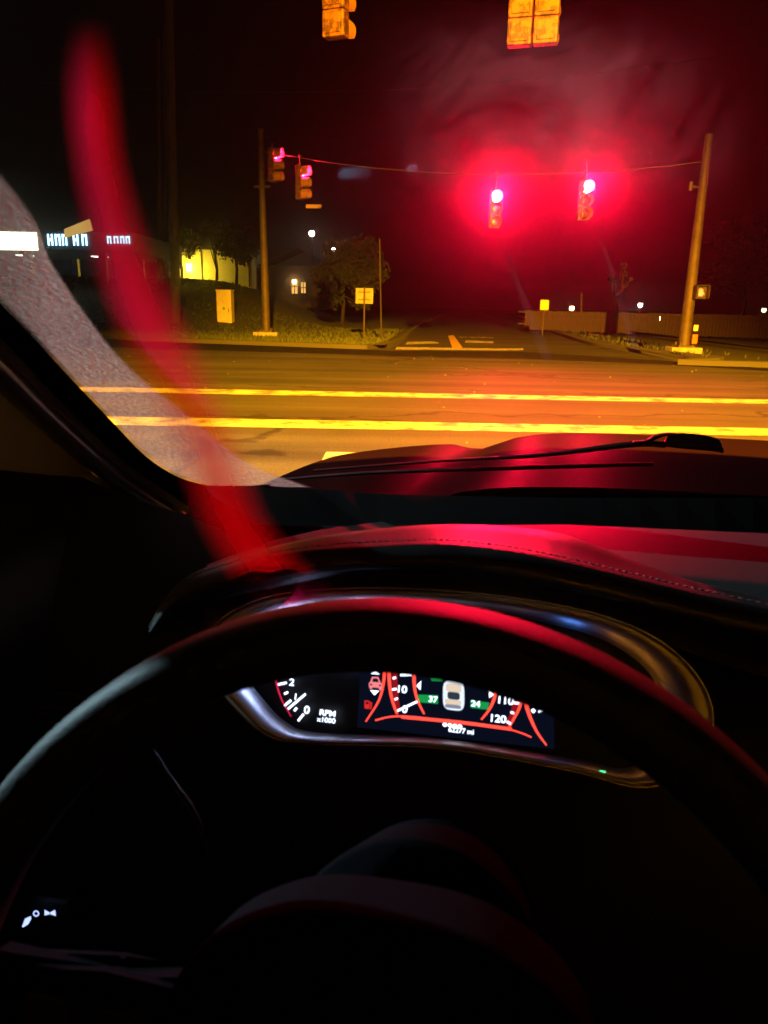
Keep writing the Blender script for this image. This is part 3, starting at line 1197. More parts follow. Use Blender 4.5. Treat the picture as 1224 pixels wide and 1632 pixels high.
# white forecourt lamp beyond the left edge of the view
t = empty('forecourt_lamp', (-15, 9, 0), 'white forecourt lamp on a mast left of the crossing', 'street lamp')
bm = bmesh.new()
tube(bm, [(0, 0, 0), (0, 0, 6.5)], [.1, .07], 10)
obj('pole', bm, M_POLE, t, smooth=True)
bm = bmesh.new()
box(bm, (.3, -.1, 6.5), (.6, .4, .14), bev=.04)
obj('lamp_head', bm, M_ALU, t)
bm = bmesh.new()
box(bm, (.34, -.12, 6.41), (.45, .28, .05), bev=.01)
obj('lamp_glass', bm, emis('forecourt_glow', (.85, 1, .95), 30), t)
ld = bpy.data.lights.new('forecourt_light', 'SPOT')
ld.energy = 17000
ld.color = (.56, .88, 1)
ld.spot_size = R_(44)
ld.spot_blend = 1.0
ld.shadow_soft_size = .25
lo = bpy.data.objects.new('forecourt_light', ld)
COL.objects.link(lo); lo.parent = t
lo.location = (.4, -.12, 6.3)
lo.rotation_euler = (Vector((-2.2, 3.0, .6)) - Vector((-14.6, 8.9, 6.3))).to_track_quat('-Z', 'Y').to_euler()

# ------------------------------------------------------------------ the car
CAR = empty('car', (0, 0, 0), 'dark car seen from its driver seat, wheel, lit dials and hood', 'car', rz=-HEAD)
M_LEATHER = mat('black_leather', (.028, .028, .03), .42, bump=(420, .35, .0006), spec=.5)
M_DASH = mat('dash_vinyl', (.045, .042, .042), .5, bump=(600, .3, .0004), spec=.5)
M_WHEEL = mat('wheel_leather', (.03, .03, .032), .58, bump=(450, .5, .0007), spec=.27)
M_PLASTIC = mat('black_plastic', (.008, .008, .009), .5, spec=.3)
M_PAINTC = mat('car_paint', (.009, .003, .0035), .6, spec=0.0, coat=.07)
M_PAINTC.node_tree.nodes['Principled BSDF'].inputs['Coat Roughness'].default_value = .38
M_SATIN = mat('satin_silver', (.62, .62, .65), .42, .75)
M_FRIT = mat('black_frit', (.002, .002, .002), .9, spec=.05)
M_TRIM = mat('pillar_cloth', (.07, .06, .06), .8, sheen=.3, bump=(700, .3, .0005))
M_HUB = mat('airbag_vinyl', (.009, .009, .0115), .9, bump=(500, .3, .0005), spec=0.0)
M_THREAD = mat('thread', (.22, .2, .19), .6)

# windscreen plane in the car frame
WB = CB(700, 792, 1.05)
WN = Vector((0, -math.sin(R_(31)), -math.cos(R_(31)))).normalized() * -1
def WP(px, py, off=0.0):
    return CPL(px, py, WB, WN) - WN * off
def patch(name, outline, material, parent, off=0.0, smooth=False):
    bm = bmesh.new()
    bm.faces.new([bm.verts.new(WP(x, y, off)) for x, y in outline])
    return obj(name, bm, material, parent)
glass_out = [(-420, 60), (0, 482), (100, 588), (180, 672), (228, 722), (270, 752), (310, 768), (360, 775), (430, 770), (620, 784), (900, 790), (1224, 790), (1700, 800), (1900, -140), (-700, -260)]
ws = patch('windscreen', glass_out, glass_mat('clear_glass', .002, .03), CAR)
frit_in = smooth_line([(-420, 60), (0, 482), (100, 588), (180, 672), (228, 722), (270, 752), (310, 768), (360, 775), (430, 770)], 30)
frit_mid = smooth_line([(-442, 85), (-22, 510), (86, 622), (170, 708), (226, 752), (262, 782), (300, 803), (360, 815), (430, 825)], 30)
bm = bmesh.new()
loft(bm, [[WP(p.x, p.y, .001) for p in frit_in], [WP(p.x, p.y, .004) for p in frit_mid]])
obj('black_border', bm, M_FRIT, ws)
# sloping shelf below the glass
bm = bmesh.new()
xs = list(range(300, 1500, 60))
loft(bm, [[WP(x, interp([(300, 772), (430, 772), (620, 786), (900, 791), (1224, 791), (1600, 796)], x), .002) for x in xs], [CB(x, interp([(300, 825), (430, 838), (620, 838), (900, 836), (1224, 850), (1600, 870)], x), .93) for x in xs]])
obj('lower_border', bm, M_FRIT, ws)
# unwiped dusty strip along the left of the glass
film = [(-420, 40), (-250, -60), (-60, 120), (40, 330), (90, 425), (140, 490), (190, 562), (240, 610), (300, 660), (350, 700), (420, 745), (455, 765), (430, 770), (360, 774), (310, 767), (270, 751), (228, 721), (180, 671), (100, 587), (0, 481)]
bm = bmesh.new()
outer = smooth_line([(-420, 60), (0, 482), (100, 588), (180, 672), (228, 722), (270, 752), (330, 773)], 40)
inner = smooth_line([(-330, -120), (20, 290), (85, 415), (190, 562), (300, 655), (400, 735), (500, 775)], 40)
loft(bm, [[WP(*(o.lerp(i, k / 10)), .0015) for k in range(11)] for o, i in zip(outer, inner)], uv=True)
M_FILM = sheer('windscreen_dust', (.62, .84, .7), 1.0, .85, edge=.40, vfade=.3, bumpy=160, noise=(140, .36, .58))
obj('dust_film', bm, M_FILM, ws)
# greasy smudge on the glass in front of the signals
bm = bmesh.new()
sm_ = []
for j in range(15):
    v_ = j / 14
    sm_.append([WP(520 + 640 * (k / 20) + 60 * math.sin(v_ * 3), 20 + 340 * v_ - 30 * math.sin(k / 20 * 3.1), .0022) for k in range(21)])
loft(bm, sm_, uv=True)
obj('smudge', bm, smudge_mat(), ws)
# two smeared streaks
M_SMEAR = sheer('smear', (.9, .85, .85), .035, .7, edge=.05)
for (pts, w0, w1) in (([(805, 395), (822, 440), (845, 500), (872, 570)], 9, 26), ([(955, 372), (972, 420), (990, 480), (1013, 555)], 8, 24)):
    bm = bmesh.new()
    c = smooth_line(pts, 14)
    loft(bm, [[WP(p.x + (w0 + (w1 - w0) * i / 13) * (k / 6 - .5), p.y, .0015) for k in range(7)] for i, p in enumerate(c)], uv=True)
    obj('smear', bm, M_SMEAR, ws)

# left pillar trim
e0 = smooth_line([(-450, 78), (-22, 508), (84, 620), (170, 706), (228, 753), (310, 810)], 30)
offs = [(0, 0), (.002, .008), (.008, .02), (.02, .03), (.04, .036), (.085, .04), (.22, .045)]
bm = bmesh.new()
E0 = [WP(p.x, p.y, .004) for p in e0]
rows = []
for (o_, n_) in offs:
    row = []
    for i, p in enumerate(E0):
        T = (E0[min(i + 1, 29)] - E0[max(i - 1, 0)]).normalized()
        out_ = T.cross(WN)
        if out_.x > 0: out_ = -out_
        row.append(p + out_ * o_ - WN * n_)
    rows.append(row)
loft(bm, rows)
pil = obj('pillar', bm, M_TRIM, CAR, smooth=True)
bm = bmesh.new()
wl_ = []
for i, p in enumerate(E0):
    T = (E0[min(i + 1, 29)] - E0[max(i - 1, 0)]).normalized()
    out_ = T.cross(WN)
    if out_.x > 0: out_ = -out_
    wl_.append(p + out_ * .012 - WN * .022)
tube(bm, wl_, .015, 14)
obj('welt', bm, mat('welt_vinyl', (.05, .045, .045), .3, bump=(500, .2, .0004), spec=1.0, coat=.6), pil, smooth=True)

# roof, rear bulkhead, doors: keep the street light out of the cabin
bm = bmesh.new()
rows = []
for i in range(9):
    b_ = .34 - i * .318
    rows.append([(a_, b_, 1.47 + .03 * math.sin(i / 8 * 3.14) - .05 * (abs(a_ - .37) / .7) ** 2) for a_ in [-.62 + k * .2475 for k in range(9)]])
loft(bm, rows)
ret = bmesh.ops.solidify(bm, geom=bm.faces[:], thickness=.02)
obj('roof', bm, M_PLASTIC, CAR, smooth=True)
bm = bmesh.new()
box(bm, (.37, -2.2, .9), (1.95, .05, 1.3))
for a_ in (-.6, 1.34):
    box(bm, (a_, -1.25, 1.2), (.03, 1.9, .6))
obj('rear_bulkhead', bm, M_PLASTIC, CAR)
for (a_, nm) in ((-.55, 'door'), (1.29, 'door')):
    bm = bmesh.new()
    sgn = -1 if a_ < 0 else 1
    loft(bm, [[(a_ + sgn * dx, b_, z_) for b_ in (-2.2, -1.2, -.4, .4, 1.1)] for dx, z_ in ((0, .25), (.02, .5), (-.04, .62), (.0, .8), (.04, .95), (.1, .96))])
    obj(nm, bm, M_PLASTIC, CAR, smooth=True)
bm = bmesh.new()
box(bm, (.37, -.6, .22), (1.9, 3.4, .05))
obj('cabin_floor', bm, M_PLASTIC, CAR)
bm = bmesh.new()
box(bm, (.37, 1.08, .55), (1.8, .04, .75))
obj('firewall', bm, M_PLASTIC, CAR)

# hood
bm = bmesh.new()
hc = .40
rows = []
for i in range(22):
    k = i / 21
    b_ = 1.16 + k * 1.25
    row = []
    for j in range(41):
        s = -1 + j / 20
        a_ = hc + s * .92 * (1 - .05 * k)
        z_ = .985 - .055 * k - .10 * k ** 3 - .07 * abs(s) ** 3 * (1 - .2 * k)
        z_ += .028 * max(0, 1 - (abs(s) / .55) ** 6) * min(1, k * 4 + .3)       # raised centre
        z_ -= .02 * math.exp(-((abs(s) - .62) / .05) ** 2)                        # shut-line crease
        row.append((a_, b_, z_))
    rows.append(row)
front = [(x, y + .05, z - .12) for x, y, z in rows[-1]]
loft(bm, rows + [front, [(x, y, z - .4) for x, y, z in front]])
hood = obj('hood', bm, M_PAINTC, CAR, smooth=True)
# cowl panel
bm = bmesh.new()
loft(bm, [[(a_, 1.12, .955 - .1 * abs((a_ - .4) / .9) ** 2) for a_ in [-.42 + k * .1 for k in range(17)]], [(a_, 1.2, .985 - .12 * abs((a_ - .4) / .9) ** 2) for a_ in [-.42 + k * .1 for k in range(17)]]])
obj('cowl', bm, M_PLASTIC, CAR, smooth=True)
# wiper: arm knuckle and blade just ahead of the glass
wp = empty('wiper', (0, 0, 0)); wp.parent = CAR
bw = 1.14
def loftpx(name, upper, lower, b0, thick, material, parent, n=24):
    bm = bmesh.new()
    u = smooth_line(upper, n); l = smooth_line(lower, n)
    rows = []
    for p, q in zip(u, l):
        A = CB(p.x, p.y, b0); B = CB(q.x, q.y, b0)
        m = (A + B) / 2
        rows.append([A, A.lerp(B, .3) + Vector((0, -thick, 0)), A.lerp(B, .75) + Vector((0, -thick, 0)), B, A.lerp(B, .5) + Vector((0, thick, 0))])
    loft(bm, rows, closed=True)
    for s_ in (0, -1):
        bm.faces.new([bm.verts.new(v) for v in rows[s_]])
    bmesh.ops.remove_doubles(bm, verts=bm.verts[:], dist=1e-5)
    return obj(name, bm, material, parent, smooth=True, auto=50)
loftpx('wiper_knuckle', [(1058, 702), (1068, 693), (1085, 690), (1120, 693), (1145, 700), (1151, 712)], [(1060, 712), (1075, 714), (1095, 716), (1120, 718), (1140, 720), (1150, 722)], bw, .012, M_PLASTIC, wp)
loftpx('wiper_arm', [(1010, 702), (1028, 700), (1044, 692), (1062, 689), (1080, 690)], [(1000, 710), (1024, 707), (1042, 702), (1060, 695), (1080, 697)], bw, .008, M_PLASTIC, wp)
loftpx('wiper_arm', [(500, 748), (700, 732), (860, 722), (1010, 703), (1060, 704)], [(500, 752), (700, 737), (860, 729), (1010, 713), (1060, 714)], bw, .006, M_PLASTIC, wp)
loftpx('wiper_blade', [(450, 762), (600, 750), (800, 743), (1040, 736)], [(450, 766), (600, 756), (800, 750), (1040, 743)], bw - .01, .006, M_BLACK, wp)

# ------------------------------------------------------------------ dashboard
def rows_px(spec, xs):
    """spec: list of (table y(x), depth table b(x))"""
    return [[CB(x, interp(ty, x), interp(tb, x)) for x in xs] for ty, tb in spec]
dash = empty('dashboard', (0, 0, 0)); dash.parent = CAR
xs = [330 + k * 36 for k in range(36)]
bm = bmesh.new()
top_y = [(330, 900), (430, 862), (520, 842), (620, 830), (700, 826), (930, 830), (1100, 838), (1224, 850), (1600, 880)]
rows = []
for k, zz in enumerate((.977, .976, .972, .968, .962, .945)):
    dy = (0, 20, 45, 75, 110, 150)[k]
    rows.append([CZ(x, interp(top_y, x) + dy, zz) for x in xs])
loft(bm, rows)
obj('dash_top', bm, M_DASH, dash, smooth=True)

# stitched brow over the dials
bx = [238, 246, 262, 300, 360, 430, 520, 620, 700, 800, 900, 1000, 1100, 1224, 1400]
crest = dict(zip(bx, [1000, 985, 956, 918, 893, 872, 853, 841, 836, 838, 852, 890, 925, 955, 1000]))
seam = dict(zip(bx, [1004, 990, 963, 927, 904, 886, 873, 867, 865, 874, 893, 917, 941, 968, 1010]))
lip = dict(zip(bx, [1012, 1004, 996, 970, 946, 925, 908, 904, 905, 918, 938, 962, 990, 1020, 1060]))
inn = dict(zip(bx, [1016, 1014, 1010, 1000, 975, 955, 945, 940, 940, 950, 968, 1000, 1040, 1080, 1110]))
def rowb(d, b0, b1, n=70, dy=0):
    pts = smooth_line([(x, d[x] + dy, b0 + (b1 - b0) * min(1, max(0, (x - 238) / 400))) for x in bx], n)
    return [CB(p.x, p.y, p.z) for p in pts]
bm = bmesh.new()
loft(bm, [rowb(crest, .66, .78, dy=14), rowb(crest, .66, .77), rowb(crest, .655, .745, dy=2) ,
          [a.lerp(b, .5) + Vector((0, 0, .004)) for a, b in zip(rowb(crest, .655, .745, dy=2), rowb(seam, .64, .68))],
          rowb(seam, .64, .68), rowb(seam, .63, .665, dy=5),
          [a.lerp(b, .5) + Vector((0, -.006, 0)) for a, b in zip(rowb(seam, .63, .665, dy=5), rowb(lip, .625, .65))],
          rowb(lip, .625, .65), rowb(lip, .63, .66, dy=4), rowb(inn, .63, .655)])
brow = obj('brow', bm, M_LEATHER, dash, smooth=True)
# stitches: two rows of little threads
bm = bmesh.new()
for dy in (-3.5, 4.5):
    p = rowb(seam, .636, .676, 260, dy)
    for i in range(0, 258, 2):
        a, b = p[i], p[i].lerp(p[i + 2], .68)
        up = Vector((0, -.0012, .0016))
        tube(bm, [a + up * .4, a.lerp(b, .5) + up, b + up * .4], .0007, 5)
tag(obj('stitching', bm, M_THREAD, dash), kind='stuff')
# left end block below the brow and lower dash body
bm = bmesh.new()
xs = [-300 + k * 60 for k in range(33)]
loft(bm, rows_px([([(-300, 560), (0, 700), (200, 792), (330, 830), (400, 870), (460, 960), (700, 1010), (1224, 1010), (1700, 1120)], [(-300, .93), (330, .93), (460, .8), (1700, .78)]), ([(-300, 1250), (1700, 1300)], [(-300, .66), (1700, .66)]), ([(-300, 1700), (1700, 1700)], [(-300, .6), (1700, .6)])], xs))
obj('lower_dash', bm, M_PLASTIC, dash, smooth=True)
# air vent outline at the far left
bm = bmesh.new()
v = smooth_line([(52, 1180), (56, 1140), (70, 1115), (95, 1108), (130, 1112), (150, 1130), (150, 1180), (100, 1195), (60, 1190)], 40)
tube(bm, [CB(p.x, p.y, .62) for p in v], .0022, 6)
vent = obj('vent_ring', bm, M_PLASTIC, dash, smooth=True)
for k in range(4):
    bm = bmesh.new()
    y = 1128 + k * 15
    a, b = CB(62, y, .625), CB(146, y + 4, .625)
    box(bm, (a + b) / 2, ((b - a).length, .012, .0015))
    obj('vent_slat', bm, M_PLASTIC, vent)
# light switch panel with lit symbols
sw = CB(62, 1465, .58)
bm = bmesh.new()
box(bm, sw + Vector((0, .02, 0)), (.06, .02, .04), bev=.006)
swp = obj('switch_panel', bm, M_PLASTIC, dash)
M_SYM = emis('lit_symbol', (.42, .52, 1), 1.6)
def sym(name, faces):
    bm = bmesh.new()
    for f in faces:
        bm.faces.new([bm.verts.new(CB(x, y, .5695)) for x, y in f])
    obj(name, bm, M_SYM, swp)
sym('lit_symbol', [[(35, 1477), (40, 1464), (49, 1460), (50, 1464), (45, 1473), (37, 1478)]])
sym('lit_symbol', [[(52 + 0 + 5.5 + r * math.cos(a0 + da), 1456 + r * math.sin(a0 + da)) for r, da in ((5.2, 0), (5.2, .8), (3, .8), (3, 0))] for a0 in [k * .785 for k in range(8)]])
sym('lit_symbol', [[(71, 1450), (79, 1454), (79, 1457), (71, 1459)], [(80, 1454), (88, 1450), (89, 1460), (80, 1457)]])

# ------------------------------------------------------------------ instrument cluster
CL = empty('instrument_cluster', (0, 0, 0)); CL.parent = CAR
tilt = R_(24)
Q0 = CB(740, 1130, .60)
QN = Vector((0, -math.cos(tilt), math.sin(tilt)))
EX = Vector((1, 0, 0)); EY = Vector((0, math.sin(tilt), math.cos(tilt)))
MMPX = (Q0 - Vector((0, 0, EYE))).length / (F_PX * 1.03)
def Q(px, py, off=0.0):
    return CPL(px, py, Q0 + QN * off, QN)
def poly(name, pts, material, off=.001, parent=CL):
    bm = bmesh.new()
    bm.faces.new([bm.verts.new(Q(x, y, off)) for x, y in pts])
    return obj(name, bm, material, parent)
def stroke(name, pts, w0, w1, material, off=.0015, n=20, parent=CL):
    c = smooth_line(pts, n)
    bm = bmesh.new()
    A, B = [], []
    for i, p in enumerate(c):
        d = (c[min(i + 1, n - 1)] - c[max(i - 1, 0)]).normalized()
        nn = Vector((-d.y, d.x))
        k = i / (n - 1)
        w = (w0 + (w1 - w0) * k) / 2 * .84
        A.append(Q(p.x + nn.x * w, p.y + nn.y * w, off)); B.append(Q(p.x - nn.x * w, p.y - nn.y * w, off))
    loft(bm, [A, B])
    return obj(name, bm, material, parent)
def word(name, s, px, py, hpx, material, off=.002, parent=CL, sx=1.15):
    me = text_mesh(s, hpx * MMPX * 1.42)
    o = link(name, me, material, parent)
    o.matrix_local = Matrix.Translation(Q(px, py, off)) @ Matrix(((EX.x, EY.x, QN.x), (EX.y, EY.y, QN.y), (EX.z, EY.z, QN.z))).to_4x4() @ Matrix.Diagonal((sx, 1, 1, 1))
    return o
# back panel
back = smooth_line([(335, 1060), (350, 1000), (420, 960), (560, 942), (760, 948), (960, 985), (1080, 1050), (1130, 1150), (1105, 1225), (1020, 1255), (860, 1225), (700, 1195), (520, 1190), (420, 1175), (370, 1130)], 60)
bm = bmesh.new()
bm.faces.new([bm.verts.new(Q(p.x, p.y, -.006)) for p in back])
obj('dial_panel', bm, M_PLASTIC, CL)
# flared silver bezel around it
def ringline(pts, n=110):
    P = [Vector(p) for p in pts]
    P2 = P[-2:] + P + P[:3]
    s = smooth_line(P2, (len(P2) - 1) * 10 + 1)
    s = s[20:20 + len(P) * 10]
    return s
outer = [(330, 1060), (352, 1000), (420, 962), (510, 947), (640, 944), (800, 956), (950, 984), (1045, 1024), (1105, 1080), (1128, 1140), (1110, 1210), (1024, 1249), (900, 1222), (700, 1189), (500, 1182), (430, 1168), (375, 1120)]
innr = [(380, 1060), (400, 1020), (450, 985), (520, 968), (640, 964), (790, 978), (920, 1005), (990, 1035), (1040, 1080), (1052, 1140), (1045, 1195), (995, 1224), (900, 1206), (700, 1176), (510, 1168), (455, 1150), (412, 1105)]
ro, ri = ringline(outer), ringline(innr)
rows = [[Q(p.x, p.y, -.002) for p in ri], [Q(*(p.lerp(q, .45)), .014) for p, q in zip(ri, ro)], [Q(q.x, q.y, .022) for q in ro], [Q(q.x + (q.x - 740) * .006, q.y + (q.y - 1100) * .012, .021) for q in ro], [Q(q.x + (q.x - 740) * .012, q.y + (q.y - 1100) * .02, .0) for q in ro]]
bm = bmesh.new()
loft(bm, rows, closed=True)
obj('bezel', bm, M_SATIN, CL, smooth=True)
rim2 = [Q(q.x + (q.x - 740) * .02, q.y + (q.y - 1100) * .04, .020) for q in ro]
bm = bmesh.new()
tube(bm, rim2 + rim2[:1], .0012, 6, cap=False)
obj('chrome_edge', bm, mat('chrome', (.7, .7, .72), .12, 1.0), CL, smooth=True)

W1 = emis('dial_white', (.72, .82, 1), 3.0)
R1 = emis('dial_red', (1, .055, .035), 2.2)
R2 = emis('dial_deep_red', (.55, .012, .02), .55)
G1 = emis('dial_green', (.01, .42, .09), .8)
NAVY = emis('screen_navy', (.012, .018, .05), .22)
AMB = emis('bezel_fill_amber', (1, .33, .02), 16)
BLU = emis('bezel_fill_blue', (.1, .3, 1), 18)
GRN = emis('bezel_fill_green', (.05, .9, .3), 3)
# centre screen
poly('screen', [(577, 1015), (880, 1055), (884, 1194), (569, 1159)], NAVY, .0005)
# rev counter
stroke('dial_arc', [(436, 1040), (437, 1065), (441, 1090), (449, 1115), (464, 1142)], 4.5, 1.5, emis('dial_crimson', (1, .02, .10), .9))
for (a, b, w) in (((443, 1091), (457, 1088), 4), ((453, 1106), (459, 1103), 4), ((453, 1125), (464, 1116), 4), ((469, 1133), (473, 1128), 4), ((475, 1149), (484, 1138), 4)):
    stroke('dial_tick', [a, b], w, w, W1, n=3)
stroke('dial_needle', [(459, 1130), (487, 1106)], 4, 3.6, W1, .004, n=4)
word('dial_numeral', '2', 465, 1088, 11, W1)
word('dial_numeral', '0', 489, 1132, 12, W1)
word('dial_numeral', '1', 471, 1111, 10, W1)
word('dial_caption', 'RPM', 522, 1137, 9, W1)
word('dial_caption', 'x1000', 520, 1148, 7.5, W1)
for k, (s, x, y) in enumerate((('3', 466, 1055), ('4', 480, 1030), ('5', 502, 1012), ('6', 530, 1004))):
    word('dial_numeral', s, x, y, 12, W1)
# centre screen drawings
stroke('red_arc', [(612, 1020), (613, 1060), (611, 1090), (603, 1118), (583, 1150)], 7, 2.5, R1)
stroke('red_arc', [(621, 1020), (620, 1070), (622, 1100), (627, 1122), (633, 1138)], 7, 4, R1)
stroke('speed_band', [(629, 1062), (630, 1100), (634, 1130)], 10, 9, R2, .0012)
stroke('red_arc', [(661, 1060), (660, 1085), (664, 1112), (676, 1138)], 7, 3, R1)
stroke('red_arc', [(791, 1095), (787, 1115), (779, 1132), (767, 1147)], 7, 3, R1)
stroke('red_arc', [(832, 1110), (827, 1130), (812, 1158)], 6, 4, R1)
stroke('speed_band', [(824, 1112), (818, 1135), (808, 1156)], 12, 8, R2, .0012)
stroke('red_arc', [(836, 1112), (843, 1138), (855, 1165), (871, 1188)], 8, 2.5, R1)
stroke('red_arc', [(598, 1148), (625, 1142), (665, 1143), (735, 1152), (800, 1160), (830, 1168), (847, 1175)], 3, 2.5, R1)
stroke('red_arc', [(640, 1142.5), (735, 1151.5), (815, 1162)], 6, 6, R1, .0014)
word('speed_numeral', '10', 640, 1099, 11, W1)
word('speed_numeral', '0', 645, 1131, 11, W1)
stroke('speed_needle', [(633, 1133), (665, 1118)], 3.5, 4, W1, .003, n=4)
word('speed_numeral', '110', 805, 1117, 11, W1)
word('speed_numeral', '120', 793, 1146, 11, W1)
for (a, b) in (((626, 1081), (631, 1080)), ((625, 1099), (632, 1098)), ((629, 1115), (634, 1113)), ((818, 1120), (827, 1121)), ((814, 1135), (819, 1137)), ((808, 1150), (814, 1154)), ((638, 1076), (656, 1076))):
    stroke('speed_tick', [a, b], 4, 4, W1, .003, n=3)
poly('pressure_tile', [(666, 1107), (698, 1108), (698, 1122), (667, 1119)], G1)
poly('pressure_tile', [(750, 1116), (780, 1120), (777, 1131), (750, 1128)], G1)
poly('pressure_tile', [(686, 1081), (705, 1082), (705, 1086), (688, 1085)], G1)
word('pressure_numeral', '37', 690, 1115, 9, W1, .0025)
word('pressure_numeral', '24', 758, 1122, 9, W1, .0025)
# car drawing seen from above
def blob(name, cx, cy, w, h, material, off, k=4.0):
    pts = []
    for i in range(28):
        a = 6.2832 * i / 28
        c, s = math.cos(a), math.sin(a)
        x = math.copysign(abs(c) ** (2 / k), c) * w / 2
        y = math.copysign(abs(s) ** (2 / k), s) * h / 2
        pts.append((cx + x, cy + y + x * .11))
    return poly(name, pts, material, off)
blob('car_drawing', 723, 1109, 34, 46, emis('drawing_edge', (.75, .85, 1), 1.2), .0015)
blob('car_drawing', 723, 1097, 25, 14, emis('drawing_cream', (.9, .72, .55), .9), .002)
blob('car_drawing', 723, 1109, 20, 12, emis('drawing_glass', (.05, .07, .12), .6), .0024)
blob('car_drawing', 722, 1119, 26, 9, emis('drawing_cream', (1, 1, 1), 1), .002)
blob('car_drawing', 722, 1126, 26, 6, emis('drawing_grey', (.35, .36, .5), .7), .0022)
poly('arrow_symbol', [(664, 1093), (671, 1085), (670, 1100)], W1, .002)
poly('arrow_symbol', [(779, 1101), (787, 1107), (780, 1112)], W1, .002)
PINK = emis('symbol_pink', (1, .25, .28), 1.0)
poly('vehicle_symbol', [(590, 1087), (593, 1078.5), (603, 1079), (606.5, 1088), (609, 1090), (609, 1097), (588, 1095), (588, 1088)], PINK, .0015)
poly('vehicle_symbol', [(593, 1086.5), (594.8, 1081), (601.8, 1081.6), (604, 1087.5)], NAVY, .002)
poly('vehicle_symbol', [(589, 1095), (593, 1095.4), (593, 1098.5), (589, 1098)], PINK, .0017)
poly('vehicle_symbol', [(604, 1096.4), (608, 1096.8), (608, 1100), (604, 1099.5)], PINK, .0017)
poly('vehicle_symbol', [(589.5, 1089.5), (593, 1090), (593, 1092.4), (589.5, 1092)], NAVY, .002)
poly('vehicle_symbol', [(604, 1091), (607.6, 1091.4), (607.6, 1093.8), (604, 1093.4)], NAVY, .002)
poly('arrow_symbol', [(590, 1100), (604, 1101), (597, 1108)], W1, .002)
poly('arrow_symbol', [(591, 1074), (605, 1075), (598, 1070)], W1, .002)
PUMP = emis('pump_red', (1, .03, .03), .8)
for pts in ([(581, 1116), (589, 1117), (589, 1130), (581, 1129)], [(590, 1118), (593, 1120), (592, 1131), (590, 1130)]):
    poly('fuel_symbol', pts, PUMP, .0015)
poly('fuel_symbol', [(583, 1118.5), (587.5, 1119), (587.5, 1122.5), (583, 1122)], NAVY, .0022)
for k in range(4):
    (blob if k else blob)('trip_dot', 709 + k * 8, 1155 + k * .9, 7, 6, W1, .0015, 2)
    if k: blob('trip_dot', 709 + k * 8, 1155 + k * .9, 3.6, 3.0, emis('screen_black', (0, 0, 0), 0), .0022, 2)
word('odometer', '62277 mi', 735, 1165, 7.5, W1, .002, sx=1.0)
poly('telltale_or_fill', [(846, 1132), (850, 1129), (854, 1133), (850, 1137)], W1)
poly('telltale_or_fill', [(858, 1132), (866, 1134), (858, 1136)], W1)
# readouts that the wheel rim hides
for k, (s, x, y) in enumerate((('20', 640, 1060), ('90', 815, 1075), ('TIRE', 720, 1050))):
    word('screen_caption', s, x, y, 13, W1, .002)
# glow patches added behind the rim to light the bezel
blob('telltale_or_fill', 985, 1120, 18, 16, AMB, .001)
blob('telltale_or_fill', 960, 1085, 12, 12, AMB, .001)
blob('telltale_or_fill', 900, 1050, 26, 14, BLU, .001)
blob('telltale_or_fill', 455, 1020, 60, 30, emis('bezel_fill_white', (.42, .56, 1), 60), .001)
blob('telltale_or_fill', 560, 1040, 20, 16, emis('bezel_fill_white', (1, 1, 1), 5), .001)
blob('telltale_or_fill', 960, 1230, 10, 3, GRN, .016)

# ------------------------------------------------------------------ steering wheel
SW = empty('steering_wheel', (0, 0, 0)); SW.parent = CAR
wc = Vector((-.0393, .1931, .9730)); wt = R_(23.26)
UX = Vector((1, 0, 0)); UY = Vector((0, math.sin(wt), math.cos(wt))); UN = Vector((0, -math.cos(wt), math.sin(wt)))
def WH(x, y, o=0.0): return wc + UX * x + UY * y + UN * o
bm = bmesh.new()
rows = []
NS = 160
for i in range(NS):
    a = 2 * math.pi * i / NS
    c, s = math.sin(a), math.cos(a)
    ring = []
    for k in range(28):
        q = 2 * math.pi * k / 28
        c2, s2 = math.cos(q), math.sin(q)
        c2, s2 = math.copysign(abs(c2) ** .66, c2), math.copysign(abs(s2) ** .66, s2)
        u2, v2 = .0125 * c2, .0195 * s2
        k2 = R_(13)
        rr = .1722 + u2 * math.cos(k2) - v2 * math.sin(k2)
        oo = u2 * math.sin(k2) + v2 * math.cos(k2)
        ring.append(WH(c * rr, s * rr, oo))
    rows.append(ring)
loft(bm, rows + [rows[0]], closed=True)
bmesh.ops.remove_doubles(bm, verts=bm.verts[:], dist=1e-6)
obj('rim', bm, M_WHEEL, SW, smooth=True)
# airbag cover: a dome with a bevelled upper edge
def dome(name, outline, layers, material, n=72):
    P = ringline(outline)
    bm = bmesh.new()
    cx = sum(p.x for p in P) / len(P); cy = sum(p.y for p in P) / len(P)
    rows = []
    for (k, o) in layers:
        rows.append([WH(cx + (p.x - cx) * k, cy + (p.y - cy) * k, o) for p in P])
    g = loft(bm, rows, closed=True)
    bm.faces.new(g[-1])
    return obj(name, bm, material, SW, smooth=True)
dome('airbag_cover', [(-.078, .01), (-.07, .05), (-.038, .072), (.0, .0765), (.038, .072), (.07, .05), (.078, .01), (.06, -.04), (.03, -.062), (-.03, -.062), (-.06, -.04)],
     [(1.0, -.03), (1.0, .004), (.975, .0105), (.92, .013), (.6, .022), (.2, .025)], M_HUB)
# column shroud behind the wheel
bm = bmesh.new()
rows = []
for (o, w, h0) in ((-.16, .055, .05), (-.055, .06, .067), (-.05, .058, .065), (-.05, .02, .02)):
    rows.append([WH(math.sin(a) * w + .004, .02 + math.cos(a) * h0 * (.85 if abs(a) > 1 else 1), o) for a in [(-1.9 + 3.8 * k / 24) for k in range(25)]])
loft(bm, rows)
obj('column_shroud', bm, M_HUB, SW, smooth=True)
